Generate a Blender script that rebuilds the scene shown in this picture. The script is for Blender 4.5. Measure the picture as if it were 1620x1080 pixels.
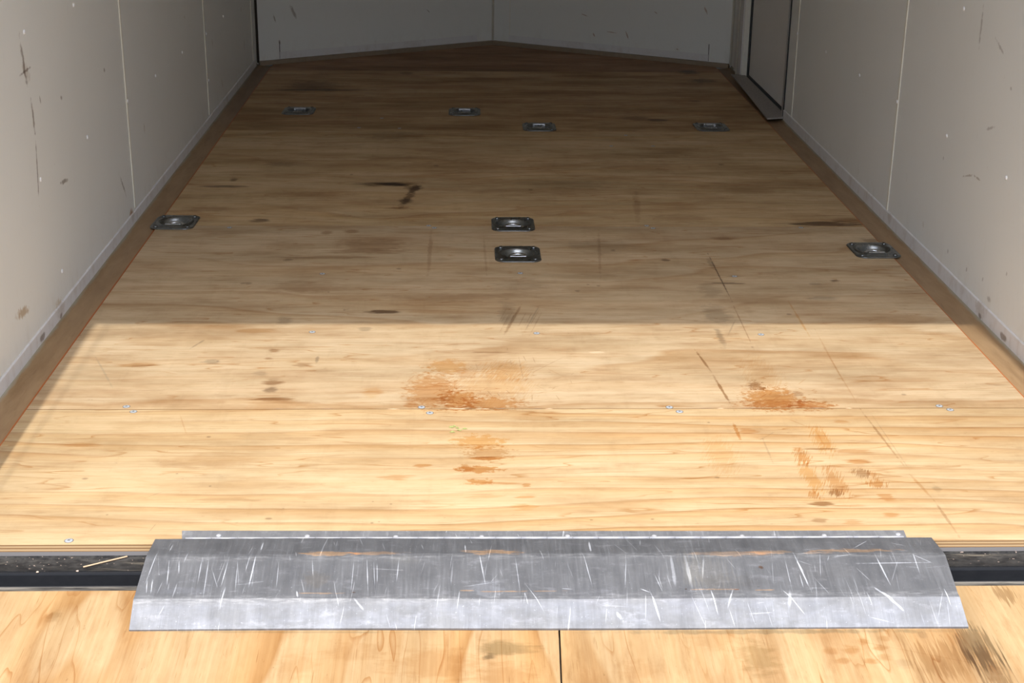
import bpy, bmesh, math, random
from mathutils import Vector, Matrix

for o in list(bpy.data.objects): bpy.data.objects.remove(o)
SC = bpy.context.scene
COL = SC.collection

# ------------------------------------------------------------------ camera, sky, sun, exposure
def set_camera():
    pitch, yaw, roll = .354173, .0347965, .0117712
    F = Vector((math.sin(yaw)*math.cos(pitch), math.cos(yaw)*math.cos(pitch), -math.sin(pitch)))
    R = Vector((math.cos(yaw), -math.sin(yaw), 0))
    U = R.cross(F)
    R2 = R*math.cos(roll)+U*math.sin(roll); U2 = U*math.cos(roll)-R*math.sin(roll)
    cam = bpy.data.cameras.new('camera'); ob = bpy.data.objects.new('camera', cam); COL.objects.link(ob)
    M = Matrix((R2, U2, -F)).transposed().to_4x4()
    M.translation = Vector((-.1339, -2.0105, 1.0733))
    ob.matrix_world = M
    cam.sensor_width = 36; cam.lens = 2324.35/1620*36; cam.clip_start = .01
    SC.camera = ob
set_camera()

HEADER_Z = 1.98
SHADE_Y = 1.078
world = bpy.data.worlds.new('sky'); SC.world = world; world.use_nodes = True
wn = world.node_tree; wn.nodes.clear()
sky = wn.nodes.new('ShaderNodeTexSky'); sky.sky_type = 'NISHITA'; sky.sun_disc = False
sky.sun_elevation = math.radians(61.5); sky.sun_rotation = math.radians(180); sky.air_density = 1.0; sky.dust_density = 2.0
hs = wn.nodes.new('ShaderNodeHueSaturation'); hs.inputs['Saturation'].default_value = .6
bg = wn.nodes.new('ShaderNodeBackground'); bg.inputs['Strength'].default_value = .315
wo = wn.nodes.new('ShaderNodeOutputWorld')
wn.links.new(sky.outputs[0], hs.inputs['Color']); wn.links.new(hs.outputs[0], bg.inputs[0]); wn.links.new(bg.outputs[0], wo.inputs[0])
sun = bpy.data.lights.new('sun', 'SUN'); sun.energy = 2.15; sun.angle = math.radians(.53); sun.color = (1, .965, .91)
so = bpy.data.objects.new('sun', sun); COL.objects.link(so); so.location = (0, -6, 9)
ldir = Vector((-.014, 1, -HEADER_Z/SHADE_Y)).normalized()
so.rotation_euler = ldir.to_track_quat('-Z', 'Y').to_euler()
vs = SC.view_settings; vs.view_transform = 'Standard'; vs.look = 'None'; vs.gamma = 1; vs.use_curve_mapping = False
vs.exposure = .51

# ------------------------------------------------------------------ measured marks and fixings (metres)
FLOOR_MARKS = [
('K',-0.145,0.572,0,0.0409,0.0501,(0.78,0.54,0.31),1),
('K',-0.196,0.617,0,0.0512,0.0967,(0.78,0.54,0.31),0.75),
('K',-0.085,0.553,0,0.0669,0.034,(0.78,0.54,0.31),0.9),
('K',-0.168,0.744,0,0.0431,0.042,(0.9,0.7,0.44),0.8),
('K',-0.13,0.709,0,0.0251,0.0274,(0.78,0.54,0.31),0.4),
('B',-0.051,0.72,0,0.048,0.0552,(0.9,0.7,0.44),0.6),
('S',-0.074,0.826,0,0.0392,0.0073,(0.5,0.36,0.24),0.6),
('S',-0.309,0.611,0,0.0194,0.0289,(0.9,0.7,0.44),0.4),
('S',-0.234,0.548,0,0.0119,0.0215,(0.78,0.54,0.31),0.6),
('B',-0.078,0.642,0,0.0738,0.0853,(0.9,0.7,0.44),0.45),
('K',0.457,0.573,0,0.0608,0.0599,(0.78,0.54,0.31),1),
('K',0.438,0.64,0,0.0174,0.0264,(0.5,0.36,0.24),0.8),
('K',0.526,0.541,0,0.0458,0.0247,(0.78,0.54,0.31),0.8),
('K',0.472,0.541,0,0.0939,0.0278,(0.78,0.54,0.31),0.6),
('S',0.512,0.601,0,0.0111,0.0161,(0.5,0.36,0.24),0.5),
('B',0.458,0.691,0,0.038,0.0955,(0.9,0.7,0.44),0.35),
('L',0.354,0.777,-1.458,0.076,0.0032,(0.5,0.36,0.24),0.8),
('L',0.367,0.616,-1.51,0.092,0.0037,(0.5,0.36,0.24),0.9),
('L',0.617,0.702,-1.59,0.188,0.0019,(0.78,0.62,0.45),0.5),
('L',0.619,0.397,-1.523,0.116,0.0028,(0.5,0.36,0.24),0.6),
('L',0.631,0.192,-1.455,0.051,0.0037,(0.78,0.62,0.45),0.7),
('L',0.638,0.077,-1.561,0.064,0.0031,(0.5,0.36,0.24),0.5),
('L',0.48,1.345,-1.579,0.206,0.0023,(0.25,0.19,0.15),0.8),
('L',0.474,0.996,-1.59,0.152,0.0017,(0.5,0.36,0.24),0.6),
('L',0.607,1.042,-1.584,0.133,0.0028,(0.9,0.7,0.44),0.8),
('L',0.62,0.794,-1.611,0.187,0.002,(0.78,0.62,0.45),0.5),
('L',0.629,0.382,-1.562,0.131,0.0014,(0.55,0.55,0.55),0.4),
('F',0.413,0.917,0,0.0094,0.0666,(0.55,0.55,0.55),0.8),
('F',0.428,1.064,0,0.0368,0.077,(0.55,0.55,0.55),0.6),
('L',0.448,0.98,-1.894,0.054,0.0026,(0.55,0.55,0.55),0.5),
('F',0.476,1.449,0,0.0094,0.0527,(0.55,0.55,0.55),0.6),
('F',0.442,1.23,0,0.0297,0.075,(0.55,0.55,0.55),0.4),
('S',-0.789,0.756,0,0.0478,0.0122,(0.78,0.62,0.45),0.9),
('S',-0.778,0.752,0,0.0251,0.0087,(0.5,0.36,0.24),0.4),
('S',-0.81,0.37,0,0.0419,0.0108,(0.78,0.62,0.45),0.9),
('F',-0.526,0.838,0,0.013,0.0118,(0.5,0.36,0.24),0.75),
('F',-0.531,0.791,0,0.0102,0.0065,(0.5,0.36,0.24),0.7),
('F',-0.508,0.66,0,0.0246,0.0149,(0.5,0.36,0.24),0.7),
('F',-0.504,0.621,0,0.0169,0.0161,(0.25,0.19,0.15),0.6),
('S',-0.496,0.576,0,0.0454,0.01,(0.5,0.36,0.24),0.85),
('F',-0.536,0.71,0,0.0175,0.0171,(0.55,0.55,0.55),0.45),
('S',-0.46,0.752,0,0.0215,0.0112,(0.5,0.36,0.24),0.6),
('F',-0.432,0.787,0,0.0045,0.0251,(0.55,0.55,0.55),0.8),
('S',-0.643,0.773,0,0.0203,0.0141,(0.55,0.55,0.55),0.7),
('L',-0.689,0.874,1.188,0.035,0.003,(0.55,0.55,0.55),0.7),
('F',-0.525,1.022,0,0.0192,0.0413,(0.55,0.55,0.55),0.5),
('S',-0.572,0.957,0,0.0457,0.0158,(0.78,0.62,0.45),0.8),
('S',-0.347,0.969,0,0.0162,0.0141,(0.55,0.55,0.55),0.6),
('L',-0.849,0.725,-1.167,0.112,0.0023,(0.72,0.8,0.88),0.5),
('F',-0.483,0.549,0,0.0709,0.0307,(0.78,0.62,0.45),0.5),
('L',-0.027,1.028,-1.786,0.121,0.004,(0.5,0.36,0.24),0.6),
('F',-0.037,1.064,0,0.0224,0.1106,(0.55,0.55,0.55),0.45),
('L',0.016,1.038,-1.798,0.103,0.0027,(0.55,0.55,0.55),0.5),
('S',-0.311,1.081,0,0.0392,0.0137,(0.25,0.19,0.15),0.9),
('S',0.142,0.826,0,0.0183,0.0081,(1.25,1.3,1.4),0.8),
('F',-0.505,0.66,0,0.0172,0.0397,(0.5,0.36,0.24),0.3),
('S',-0.182,1.081,0,0.0842,0.0172,(0.78,0.62,0.45),0.5),
('F',-0.362,1.602,0,0.0998,0.0735,(0.5,0.36,0.24),0.5),
('S',-0.379,1.546,0,0.1079,0.0274,(0.5,0.36,0.24),0.6),
('S',-0.474,1.492,0,0.1405,0.0118,(0.5,0.36,0.24),0.6),
('S',-0.684,1.827,0,0.0288,0.0188,(0.25,0.19,0.15),0.85),
('F',-0.493,1.712,0,0.0198,0.0239,(0.5,0.36,0.24),0.7),
('F',-0.43,1.724,0,0.0232,0.024,(0.5,0.36,0.24),0.7),
('F',-0.006,1.276,0,0.0893,0.0575,(0.55,0.55,0.55),0.35),
('F',-0.508,1.26,0,0.1027,0.0567,(0.5,0.36,0.24),0.35),
('F',-0.183,1.182,0,0.1735,0.0409,(0.5,0.36,0.24),0.3),
('F',0.215,1.589,0,0.0973,0.079,(0.55,0.55,0.55),0.4),
('L',-0.22,1.537,-1.572,0.213,0.0064,(0.5,0.36,0.24),0.4),
('L',-0.081,1.514,-1.563,0.189,0.0039,(0.5,0.36,0.24),0.3),
('L',0.208,1.539,-1.646,0.215,0.0048,(0.5,0.36,0.24),0.35),
('S',-0.369,2.231,0,0.0782,0.0257,(0.25,0.19,0.15),1),
('S',-0.338,2.231,0,0.0559,0.0227,(0.25,0.19,0.15),0.8),
('F',-0.304,2.232,0,0.041,0.0378,(0.5,0.36,0.24),0.7),
('L',-0.279,2.169,-1.798,0.065,0.0161,(0.25,0.19,0.15),0.85),
('L',-0.295,2.062,-1.744,0.104,0.0151,(0.25,0.19,0.15),0.8),
('S',-0.317,1.96,0,0.0351,0.0161,(0.5,0.36,0.24),0.8),
('F',-0.28,2.187,0,0.0295,0.0372,(0.25,0.19,0.15),0.8),
('F',-0.302,2.042,0,0.0251,0.0349,(0.25,0.19,0.15),0.7),
('L',-0.267,2.255,-0.542,0.029,0.0029,(0.5,0.36,0.24),0.5),
('S',0.849,1.808,0,0.1108,0.0265,(0.25,0.19,0.15),1),
('S',0.921,1.841,0,0.0524,0.0321,(0.5,0.36,0.24),0.6),
('F',0.751,1.308,0,0.0137,0.0128,(0.25,0.19,0.15),0.8),
('S',0.694,1.175,0,0.0352,0.0182,(0.55,0.55,0.55),0.6),
('S',0.494,1.287,0,0.0392,0.0077,(0.25,0.19,0.15),0.7),
('S',0.367,1.475,0,0.0126,0.0107,(0.25,0.19,0.15),0.8),
('S',0.545,1.666,0,0.0332,0.0176,(0.5,0.36,0.24),0.7),
('F',0.7,1.283,0,0.0181,0.0097,(0.55,0.55,0.55),0.6),
('F',0.517,1.341,0,0.0215,0.015,(0.55,0.55,0.55),0.4),
('F',-0.122,2.465,0,0.2161,0.0837,(0.5,0.36,0.24),0.4),
('F',-0.362,2.564,0,0.1197,0.0522,(0.5,0.36,0.24),0.35),
('F',0.177,2.23,0,0.1692,0.0608,(0.55,0.55,0.55),0.4),
('F',-0.818,2.278,0,0.0131,0.027,(0.25,0.19,0.15),0.7),
('S',-0.828,2.195,0,0.0696,0.0149,(0.25,0.19,0.15),0.8),
('F',-0.593,2.088,0,0.1618,0.0568,(0.5,0.36,0.24),0.3),
('F',0.411,2.473,0,0.1787,0.1012,(0.5,0.36,0.24),0.35),
('F',0.695,2.176,0,0.1312,0.0745,(0.5,0.36,0.24),0.3),
('F',-0.434,1.886,0,0.086,0.0389,(0.55,0.55,0.55),0.3),
('F',0.464,1.862,0,0.1044,0.0517,(0.5,0.36,0.24),0.35),
('F',-0.839,1.948,0,0.0866,0.0399,(0.5,0.36,0.24),0.4),
('L',0.352,1.985,-1.657,0.188,0.0125,(0.5,0.36,0.24),0.35),
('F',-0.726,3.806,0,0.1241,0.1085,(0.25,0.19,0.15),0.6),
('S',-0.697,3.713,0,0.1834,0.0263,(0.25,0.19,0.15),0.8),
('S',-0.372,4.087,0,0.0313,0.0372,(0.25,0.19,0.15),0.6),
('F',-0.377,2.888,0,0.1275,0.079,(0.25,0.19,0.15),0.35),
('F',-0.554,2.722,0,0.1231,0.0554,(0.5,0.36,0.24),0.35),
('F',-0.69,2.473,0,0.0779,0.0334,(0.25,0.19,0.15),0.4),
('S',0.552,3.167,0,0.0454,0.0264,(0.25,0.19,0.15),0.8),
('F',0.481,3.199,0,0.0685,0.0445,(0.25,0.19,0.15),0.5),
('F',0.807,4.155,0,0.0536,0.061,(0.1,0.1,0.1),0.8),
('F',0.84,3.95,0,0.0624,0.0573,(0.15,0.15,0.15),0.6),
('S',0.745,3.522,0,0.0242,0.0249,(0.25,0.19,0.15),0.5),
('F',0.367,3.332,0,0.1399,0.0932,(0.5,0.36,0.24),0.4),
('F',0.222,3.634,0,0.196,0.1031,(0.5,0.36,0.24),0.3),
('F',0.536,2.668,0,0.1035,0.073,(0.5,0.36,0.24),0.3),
('K',-0.108,0.379,0,0.0495,0.0301,(0.9,0.7,0.44),0.9),
('K',-0.091,0.328,0,0.042,0.0316,(0.78,0.62,0.45),0.8),
('S',-0.095,0.307,0,0.0372,0.0078,(0.78,0.54,0.31),0.9),
('K',-0.109,0.263,0,0.0409,0.0151,(0.78,0.54,0.31),0.95),
('K',-0.13,0.268,0,0.0151,0.0176,(0.78,0.54,0.31),0.7),
('K',-0.107,0.214,0,0.0254,0.0121,(0.78,0.54,0.31),0.9),
('S',-0.07,0.209,0,0.0422,0.0049,(0.78,0.54,0.31),0.6),
('S',-0.03,0.201,0,0.0073,0.0084,(0.78,0.54,0.31),0.7),
('S',-0.035,0.156,0,0.0176,0.0058,(0.78,0.54,0.31),0.7),
('S',-0.036,0.118,0,0.0244,0.0112,(0.9,0.7,0.44),0.6),
('S',-0.097,0.159,0,0.0332,0.0047,(0.78,0.54,0.31),0.4),
('S',-0.206,0.277,0,0.0162,0.0089,(0.78,0.54,0.31),0.8),
('S',-0.248,0.234,0,0.0319,0.0123,(0.78,0.54,0.31),0.55),
('F',0.001,0.486,0,0.0702,0.0207,(0.78,0.62,0.45),0.4),
('S',0.361,0.42,0,0.004,0.0398,(0.78,0.54,0.31),0.9),
('S',0.382,0.42,0,0.0196,0.0141,(0.78,0.54,0.31),0.7),
('B',0.457,0.308,0,0.0144,0.0288,(0.78,0.54,0.31),0.9),
('S',0.456,0.34,0,0.0112,0.0107,(0.78,0.54,0.31),0.6),
('S',0.495,0.342,0,0.0337,0.0054,(0.5,0.36,0.24),0.8),
('B',0.508,0.383,0,0.0171,0.0609,(0.9,0.7,0.44),0.8),
('B',0.453,0.227,0,0.015,0.0641,(0.9,0.7,0.44),0.8),
('B',0.491,0.207,0,0.0182,0.0584,(0.78,0.54,0.31),0.7),
('B',0.482,0.168,0,0.0137,0.0141,(0.5,0.36,0.24),0.8),
('B',0.443,0.162,0,0.0116,0.0141,(0.78,0.54,0.31),0.8),
('S',0.449,0.127,0,0.0207,0.0102,(0.5,0.36,0.24),0.9),
('S',0.488,0.12,0,0.0331,0.0045,(0.78,0.54,0.31),0.6),
('S',0.549,0.289,0,0.0243,0.0142,(0.78,0.54,0.31),0.8),
('B',0.544,0.243,0,0.0152,0.02,(0.5,0.36,0.24),0.7),
('B',0.559,0.201,0,0.0182,0.017,(0.78,0.54,0.31),0.9),
('B',0.561,0.238,0,0.0086,0.015,(0.78,0.54,0.31),0.6),
('S',0.562,0.149,0,0.0146,0.0163,(0.78,0.54,0.31),0.7),
('S',0.552,0.088,0,0.0164,0.0078,(0.78,0.54,0.31),0.7),
('S',0.432,0.069,0,0.0141,0.0087,(0.5,0.36,0.24),0.6),
('S',0.484,0.062,0,0.0182,0.0086,(0.78,0.54,0.31),0.5),
('S',0.558,0.331,0,0.0314,0.0106,(0.78,0.54,0.31),0.6),
('S',0.561,0.463,0,0.0165,0.0088,(0.78,0.54,0.31),0.6),
('L',0.483,0.455,-0.905,0.037,0.0014,(0.78,0.54,0.31),0.5),
('L',0.506,0.386,-1.579,0.039,0.0023,(0.9,0.7,0.44),0.5),
('L',0.518,0.412,-1.57,0.042,0.0017,(0.9,0.7,0.44),0.5),
('L',0.401,0.341,-1.586,0.056,0.0023,(0.55,0.55,0.55),0.4),
('L',0.408,0.395,0.815,0.042,0.0013,(0.55,0.55,0.55),0.4),
('F',0.655,0.181,0,0.0085,0.0191,(0.55,0.55,0.55),0.5),
('B',0.314,0.317,0,0.0289,0.079,(0.9,0.7,0.44),0.4),
('F',0.168,0.399,0,0.1366,0.0558,(0.78,0.62,0.45),0.2),
('F',-0.572,0.297,0,0.0971,0.0359,(0.78,0.62,0.45),0.35),
('F',-0.56,0.222,0,0.063,0.029,(0.55,0.55,0.55),0.2),
('S',-0.518,0.151,0,0.0613,0.0068,(0.5,0.36,0.24),0.35),
('L',-0.64,0.17,0.75,0.022,0.0012,(0.55,0.55,0.55),0.5),
('L',-0.645,0.461,-1.273,0.06,0.0016,(0.78,0.54,0.31),0.35),
('F',-0.488,0.403,0,0.0562,0.0388,(0.55,0.55,0.55),0.2),
('F',-0.727,0.13,0,0.0807,0.045,(0.55,0.55,0.55),0.15),
('L',-0.619,0.056,1.363,0.018,0.0012,(0.55,0.55,0.55),0.6),
('L',-0.713,1,-1.63,0.323,0.0134,(1.15,1.17,1.2),0.3),
('L',0.028,0.745,0.908,0.089,0.0012,(0.5,0.36,0.24),0.4),
('L',-0.076,0.718,1.027,0.05,0.0012,(0.5,0.36,0.24),0.35),
('L',-0.02,0.745,-1.534,0.07,0.0013,(0.5,0.36,0.24),0.4),
('L',0.05,0.709,-0.977,0.041,0.0012,(0.78,0.62,0.45),0.5),
('L',0.012,0.637,-0.902,0.019,0.0012,(0.5,0.36,0.24),0.31),
('L',-0.029,0.597,-0.605,0.006,0.0012,(0.5,0.36,0.24),0.35),
('L',-0.049,0.611,-1.231,0.009,0.0012,(0.5,0.36,0.24),0.37),
('L',-0.068,0.597,-1.281,0.01,0.0012,(0.5,0.36,0.24),0.54),
('L',-0.093,0.687,0.319,0.005,0.0012,(0.5,0.36,0.24),0.53),
('L',0.088,0.815,0.395,0.009,0.0012,(0.5,0.36,0.24),0.59),
('L',-0.01,0.674,0.663,0.008,0.0012,(0.5,0.36,0.24),0.59),
('L',-0.044,0.841,-1.598,0.011,0.0012,(0.5,0.36,0.24),0.34),
('L',-0.109,0.751,-1.427,0.021,0.0012,(0.5,0.36,0.24),0.32),
('L',-0.042,0.767,-0.578,0.01,0.0012,(0.5,0.36,0.24),0.44),
('L',0.036,0.847,0.504,0.012,0.0012,(0.5,0.36,0.24),0.46),
('L',-0.029,0.758,0.654,0.012,0.0012,(0.5,0.36,0.24),0.51),
('L',0.013,0.606,0.585,0.017,0.0012,(0.5,0.36,0.24),0.4),
('L',-0.049,0.702,-1.093,0.008,0.0012,(0.5,0.36,0.24),0.52),
('L',0.039,0.627,1.04,0.009,0.0012,(0.5,0.36,0.24),0.45),
('L',-0.032,0.819,0.228,0.016,0.0012,(0.5,0.36,0.24),0.46),
('L',-0.048,0.779,0.735,0.016,0.0012,(0.5,0.36,0.24),0.39),
('L',-0.015,0.672,0.906,0.021,0.0012,(0.5,0.36,0.24),0.46),
('L',-0.039,0.769,-1.51,0.021,0.0012,(0.5,0.36,0.24),0.34),
('L',0.076,0.665,-1.5,0.013,0.0012,(0.5,0.36,0.24),0.36),
('L',0.082,0.705,0.955,0.008,0.0012,(0.5,0.36,0.24),0.43),
('L',-0.091,0.628,0.714,0.007,0.0012,(0.5,0.36,0.24),0.58),
('L',0.008,0.786,-1.465,0.022,0.0012,(0.5,0.36,0.24),0.44),
('L',-0.06,0.749,0.731,0.008,0.0012,(0.5,0.36,0.24),0.55),
('L',-0.01,0.79,-1.43,0.018,0.0012,(0.5,0.36,0.24),0.45),
('L',0,0.726,0.669,0.017,0.0012,(0.5,0.36,0.24),0.53),
('L',0.024,0.677,0.614,0.009,0.0012,(0.5,0.36,0.24),0.45),
('L',0.047,0.668,0.207,0.016,0.0012,(0.5,0.36,0.24),0.4),
('L',-0.085,0.605,-1.253,0.019,0.0012,(0.5,0.36,0.24),0.44),
('L',0.05,0.68,0.537,0.01,0.0012,(0.5,0.36,0.24),0.49),
('L',0.037,0.634,0.325,0.015,0.0012,(0.5,0.36,0.24),0.43),
('L',-0.04,0.774,0.929,0.016,0.0012,(0.5,0.36,0.24),0.35),
('L',0.045,0.582,-1.356,0.018,0.0012,(0.5,0.36,0.24),0.42),
('L',-0.004,0.581,-1.613,0.019,0.0012,(0.5,0.36,0.24),0.43),
('L',-0.168,0.586,0.847,0.006,0.0012,(0.78,0.54,0.31),0.46),
('L',-0.189,0.607,0.871,0.008,0.0012,(0.78,0.54,0.31),0.67),
('L',-0.168,0.706,0.602,0.006,0.0012,(0.78,0.54,0.31),0.45),
('L',-0.205,0.681,0.262,0.006,0.0012,(0.78,0.54,0.31),0.41),
('L',-0.186,0.652,0.881,0.009,0.0012,(0.78,0.54,0.31),0.76),
('L',-0.244,0.648,0.689,0.008,0.0012,(0.78,0.54,0.31),0.56),
('L',-0.224,0.577,0.486,0.01,0.0012,(0.78,0.54,0.31),0.44),
('L',-0.173,0.656,0.34,0.01,0.0012,(0.78,0.54,0.31),0.78),
('L',-0.141,0.641,0.203,0.008,0.0012,(0.78,0.54,0.31),0.46),
('L',-0.165,0.629,0.901,0.017,0.0012,(0.78,0.54,0.31),0.79),
('L',-0.169,0.652,0.534,0.006,0.0012,(0.78,0.54,0.31),0.63),
('L',-0.164,0.691,0.472,0.011,0.0012,(0.78,0.54,0.31),0.76),
('L',-0.19,0.641,0.362,0.014,0.0012,(0.78,0.54,0.31),0.55),
('L',-0.122,0.559,0,0.01,0.0031,(0.78,0.54,0.31),0.5),
('L',-0.118,0.636,0.695,0.015,0.0012,(0.78,0.54,0.31),0.6),
('L',-0.208,0.631,0.283,0.006,0.0012,(0.78,0.54,0.31),0.65),
('L',-0.191,0.661,0.316,0.005,0.0012,(0.78,0.54,0.31),0.61),
('L',-0.206,0.569,0.994,0.015,0.0012,(0.78,0.54,0.31),0.5),
('L',-0.207,0.682,-0.005,0.01,0.0033,(0.78,0.54,0.31),0.59),
('L',-0.16,0.615,0.415,0.012,0.0012,(0.78,0.54,0.31),0.45),
('L',-0.15,0.666,0.778,0.009,0.0012,(0.78,0.54,0.31),0.61),
('L',-0.182,0.654,0.421,0.012,0.0012,(0.78,0.54,0.31),0.64),
('L',-0.238,0.683,1.181,0.018,0.0012,(0.78,0.54,0.31),0.62),
('L',-0.238,0.583,0.184,0.008,0.0031,(0.78,0.54,0.31),0.63),
('L',-0.157,0.615,1.168,0.012,0.0012,(0.78,0.54,0.31),0.56),
('L',-0.138,0.677,0.223,0.008,0.0012,(0.78,0.54,0.31),0.73),
('L',0.443,0.573,0.872,0.012,0.0012,(0.78,0.54,0.31),0.57),
('L',0.469,0.581,0.89,0.014,0.0012,(0.78,0.54,0.31),0.46),
('L',0.493,0.603,0.884,0.01,0.0012,(0.78,0.54,0.31),0.53),
('L',0.458,0.601,0.976,0.016,0.0012,(0.78,0.54,0.31),0.43),
('L',0.461,0.574,0.924,0.014,0.0012,(0.78,0.54,0.31),0.67),
('L',0.442,0.589,0.914,0.016,0.0012,(0.78,0.54,0.31),0.8),
('L',0.533,0.663,0.938,0.017,0.0012,(0.78,0.54,0.31),0.49),
('L',0.503,0.56,0.857,0.012,0.0012,(0.78,0.54,0.31),0.45),
('L',0.462,0.56,0.906,0.008,0.0012,(0.78,0.54,0.31),0.64),
('L',0.496,0.649,0.93,0.014,0.0012,(0.78,0.54,0.31),0.42),
('L',0.454,0.619,0.875,0.006,0.0012,(0.78,0.54,0.31),0.42),
('L',0.502,0.584,0.884,0.014,0.0012,(0.78,0.54,0.31),0.45),
('L',0.494,0.63,0.911,0.012,0.0012,(0.78,0.54,0.31),0.6),
('L',0.546,0.619,0.791,0.007,0.0012,(0.78,0.54,0.31),0.68),
('L',-0.043,1.017,-1.777,0.07,0.0014,(0.5,0.36,0.24),0.48),
('L',-0.006,1.031,-1.784,0.055,0.0014,(0.5,0.36,0.24),0.39),
('L',-0.035,1.007,-1.785,0.067,0.0013,(0.5,0.36,0.24),0.28),
('L',-0.037,1.03,-1.776,0.083,0.0014,(0.5,0.36,0.24),0.29),
('L',0.009,1.037,-1.784,0.049,0.0014,(0.5,0.36,0.24),0.42),
('L',-0.048,1.059,-1.772,0.076,0.0014,(0.5,0.36,0.24),0.31),
('L',0.021,1.04,-1.802,0.06,0.0014,(0.5,0.36,0.24),0.45),
('L',-0.048,1.033,-1.783,0.045,0.0014,(0.5,0.36,0.24),0.29),
('L',0.027,1.027,-1.793,0.056,0.0014,(0.5,0.36,0.24),0.28),
('L',0.022,0.999,-1.798,0.084,0.0013,(0.5,0.36,0.24),0.28),
('F',-0.554,0.201,0,0.0028,0.0024,(0.25,0.19,0.15),0.5),
('F',-0.631,0.777,0,0.0045,0.0044,(0.25,0.19,0.15),0.5),
('F',-0.424,0.119,0,0.0037,0.0027,(0.25,0.19,0.15),0.5),
('F',-0.7,0.099,0,0.0026,0.0022,(0.25,0.19,0.15),0.5),
('F',-0.767,0.231,0,0.0066,0.0046,(0.25,0.19,0.15),0.5),
('F',-0.279,0.067,0,0.0027,0.0022,(0.25,0.19,0.15),0.5),
('F',-0.282,0.142,0,0.0028,0.0023,(0.25,0.19,0.15),0.5),
('F',-0.252,0.133,0,0.0028,0.0023,(0.25,0.19,0.15),0.5),
('F',0.068,0.074,0,0.0037,0.0027,(0.25,0.19,0.15),0.5),
('F',0.166,0.076,0,0.0037,0.0027,(0.25,0.19,0.15),0.5),
('F',0.294,0.228,0,0.0058,0.0041,(0.25,0.19,0.15),0.5),
('F',0.716,0.594,0,0.0066,0.0053,(0.25,0.19,0.15),0.5),
('F',0.47,0.856,0,0.0036,0.0038,(0.25,0.19,0.15),0.5),
('F',0.591,1.065,0,0.0063,0.0062,(0.25,0.19,0.15),0.5),
('F',0.316,0.461,0,0.0032,0.003,(0.25,0.19,0.15),0.5),
('F',-0.268,0.071,0,0.0018,0.0017,(0.25,0.19,0.15),0.5),
('F',-0.589,0.401,0,0.004,0.0034,(0.25,0.19,0.15),0.5),
('F',-0.443,0.084,0,0.0054,0.0036,(0.25,0.19,0.15),0.5),
('F',-0.617,0.25,0,0.0039,0.003,(0.25,0.19,0.15),0.5),
('F',-0.4,1.094,0,0.005,0.0053,(0.25,0.19,0.15),0.5),
('F',-0.446,1.218,0,0.0039,0.0047,(0.25,0.19,0.15),0.5),
('F',-0.568,1.47,0,0.014,0.0135,(0.25,0.19,0.15),0.5),
('F',-0.639,1.284,0,0.0106,0.0101,(0.25,0.19,0.15),0.5),
('F',-0.652,1.284,0,0.0067,0.007,(0.25,0.19,0.15),0.5),
('F',-0.293,1.399,0,0.0069,0.0073,(0.25,0.19,0.15),0.5),
('F',0.244,1.556,0,0.0087,0.0093,(0.25,0.19,0.15),0.5),
('F',0.182,1.267,0,0.0054,0.0059,(0.25,0.19,0.15),0.5),
('F',0.158,1.277,0,0.0054,0.0059,(0.25,0.19,0.15),0.5),
('F',0.13,1.229,0,0.008,0.0078,(0.25,0.19,0.15),0.5),
('F',-0.22,2.463,0,0.0088,0.0121,(0.25,0.19,0.15),0.5),
('F',-0.474,2.346,0,0.0068,0.0098,(0.25,0.19,0.15),0.5),
('F',0.062,2.169,0,0.0084,0.0108,(0.25,0.19,0.15),0.5),
('F',0.673,2.494,0,0.0108,0.0142,(0.25,0.19,0.15),0.5),
('F',1.015,2.036,0,0.0131,0.0149,(0.25,0.19,0.15),0.5),
('F',1.069,1.901,0,0.016,0.0169,(0.25,0.19,0.15),0.5),
('F',0.931,1.645,0,0.033,0.0303,(0.25,0.19,0.15),0.5),
('F',0.96,1.318,0,0.0111,0.0104,(0.25,0.19,0.15),0.5)]
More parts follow.
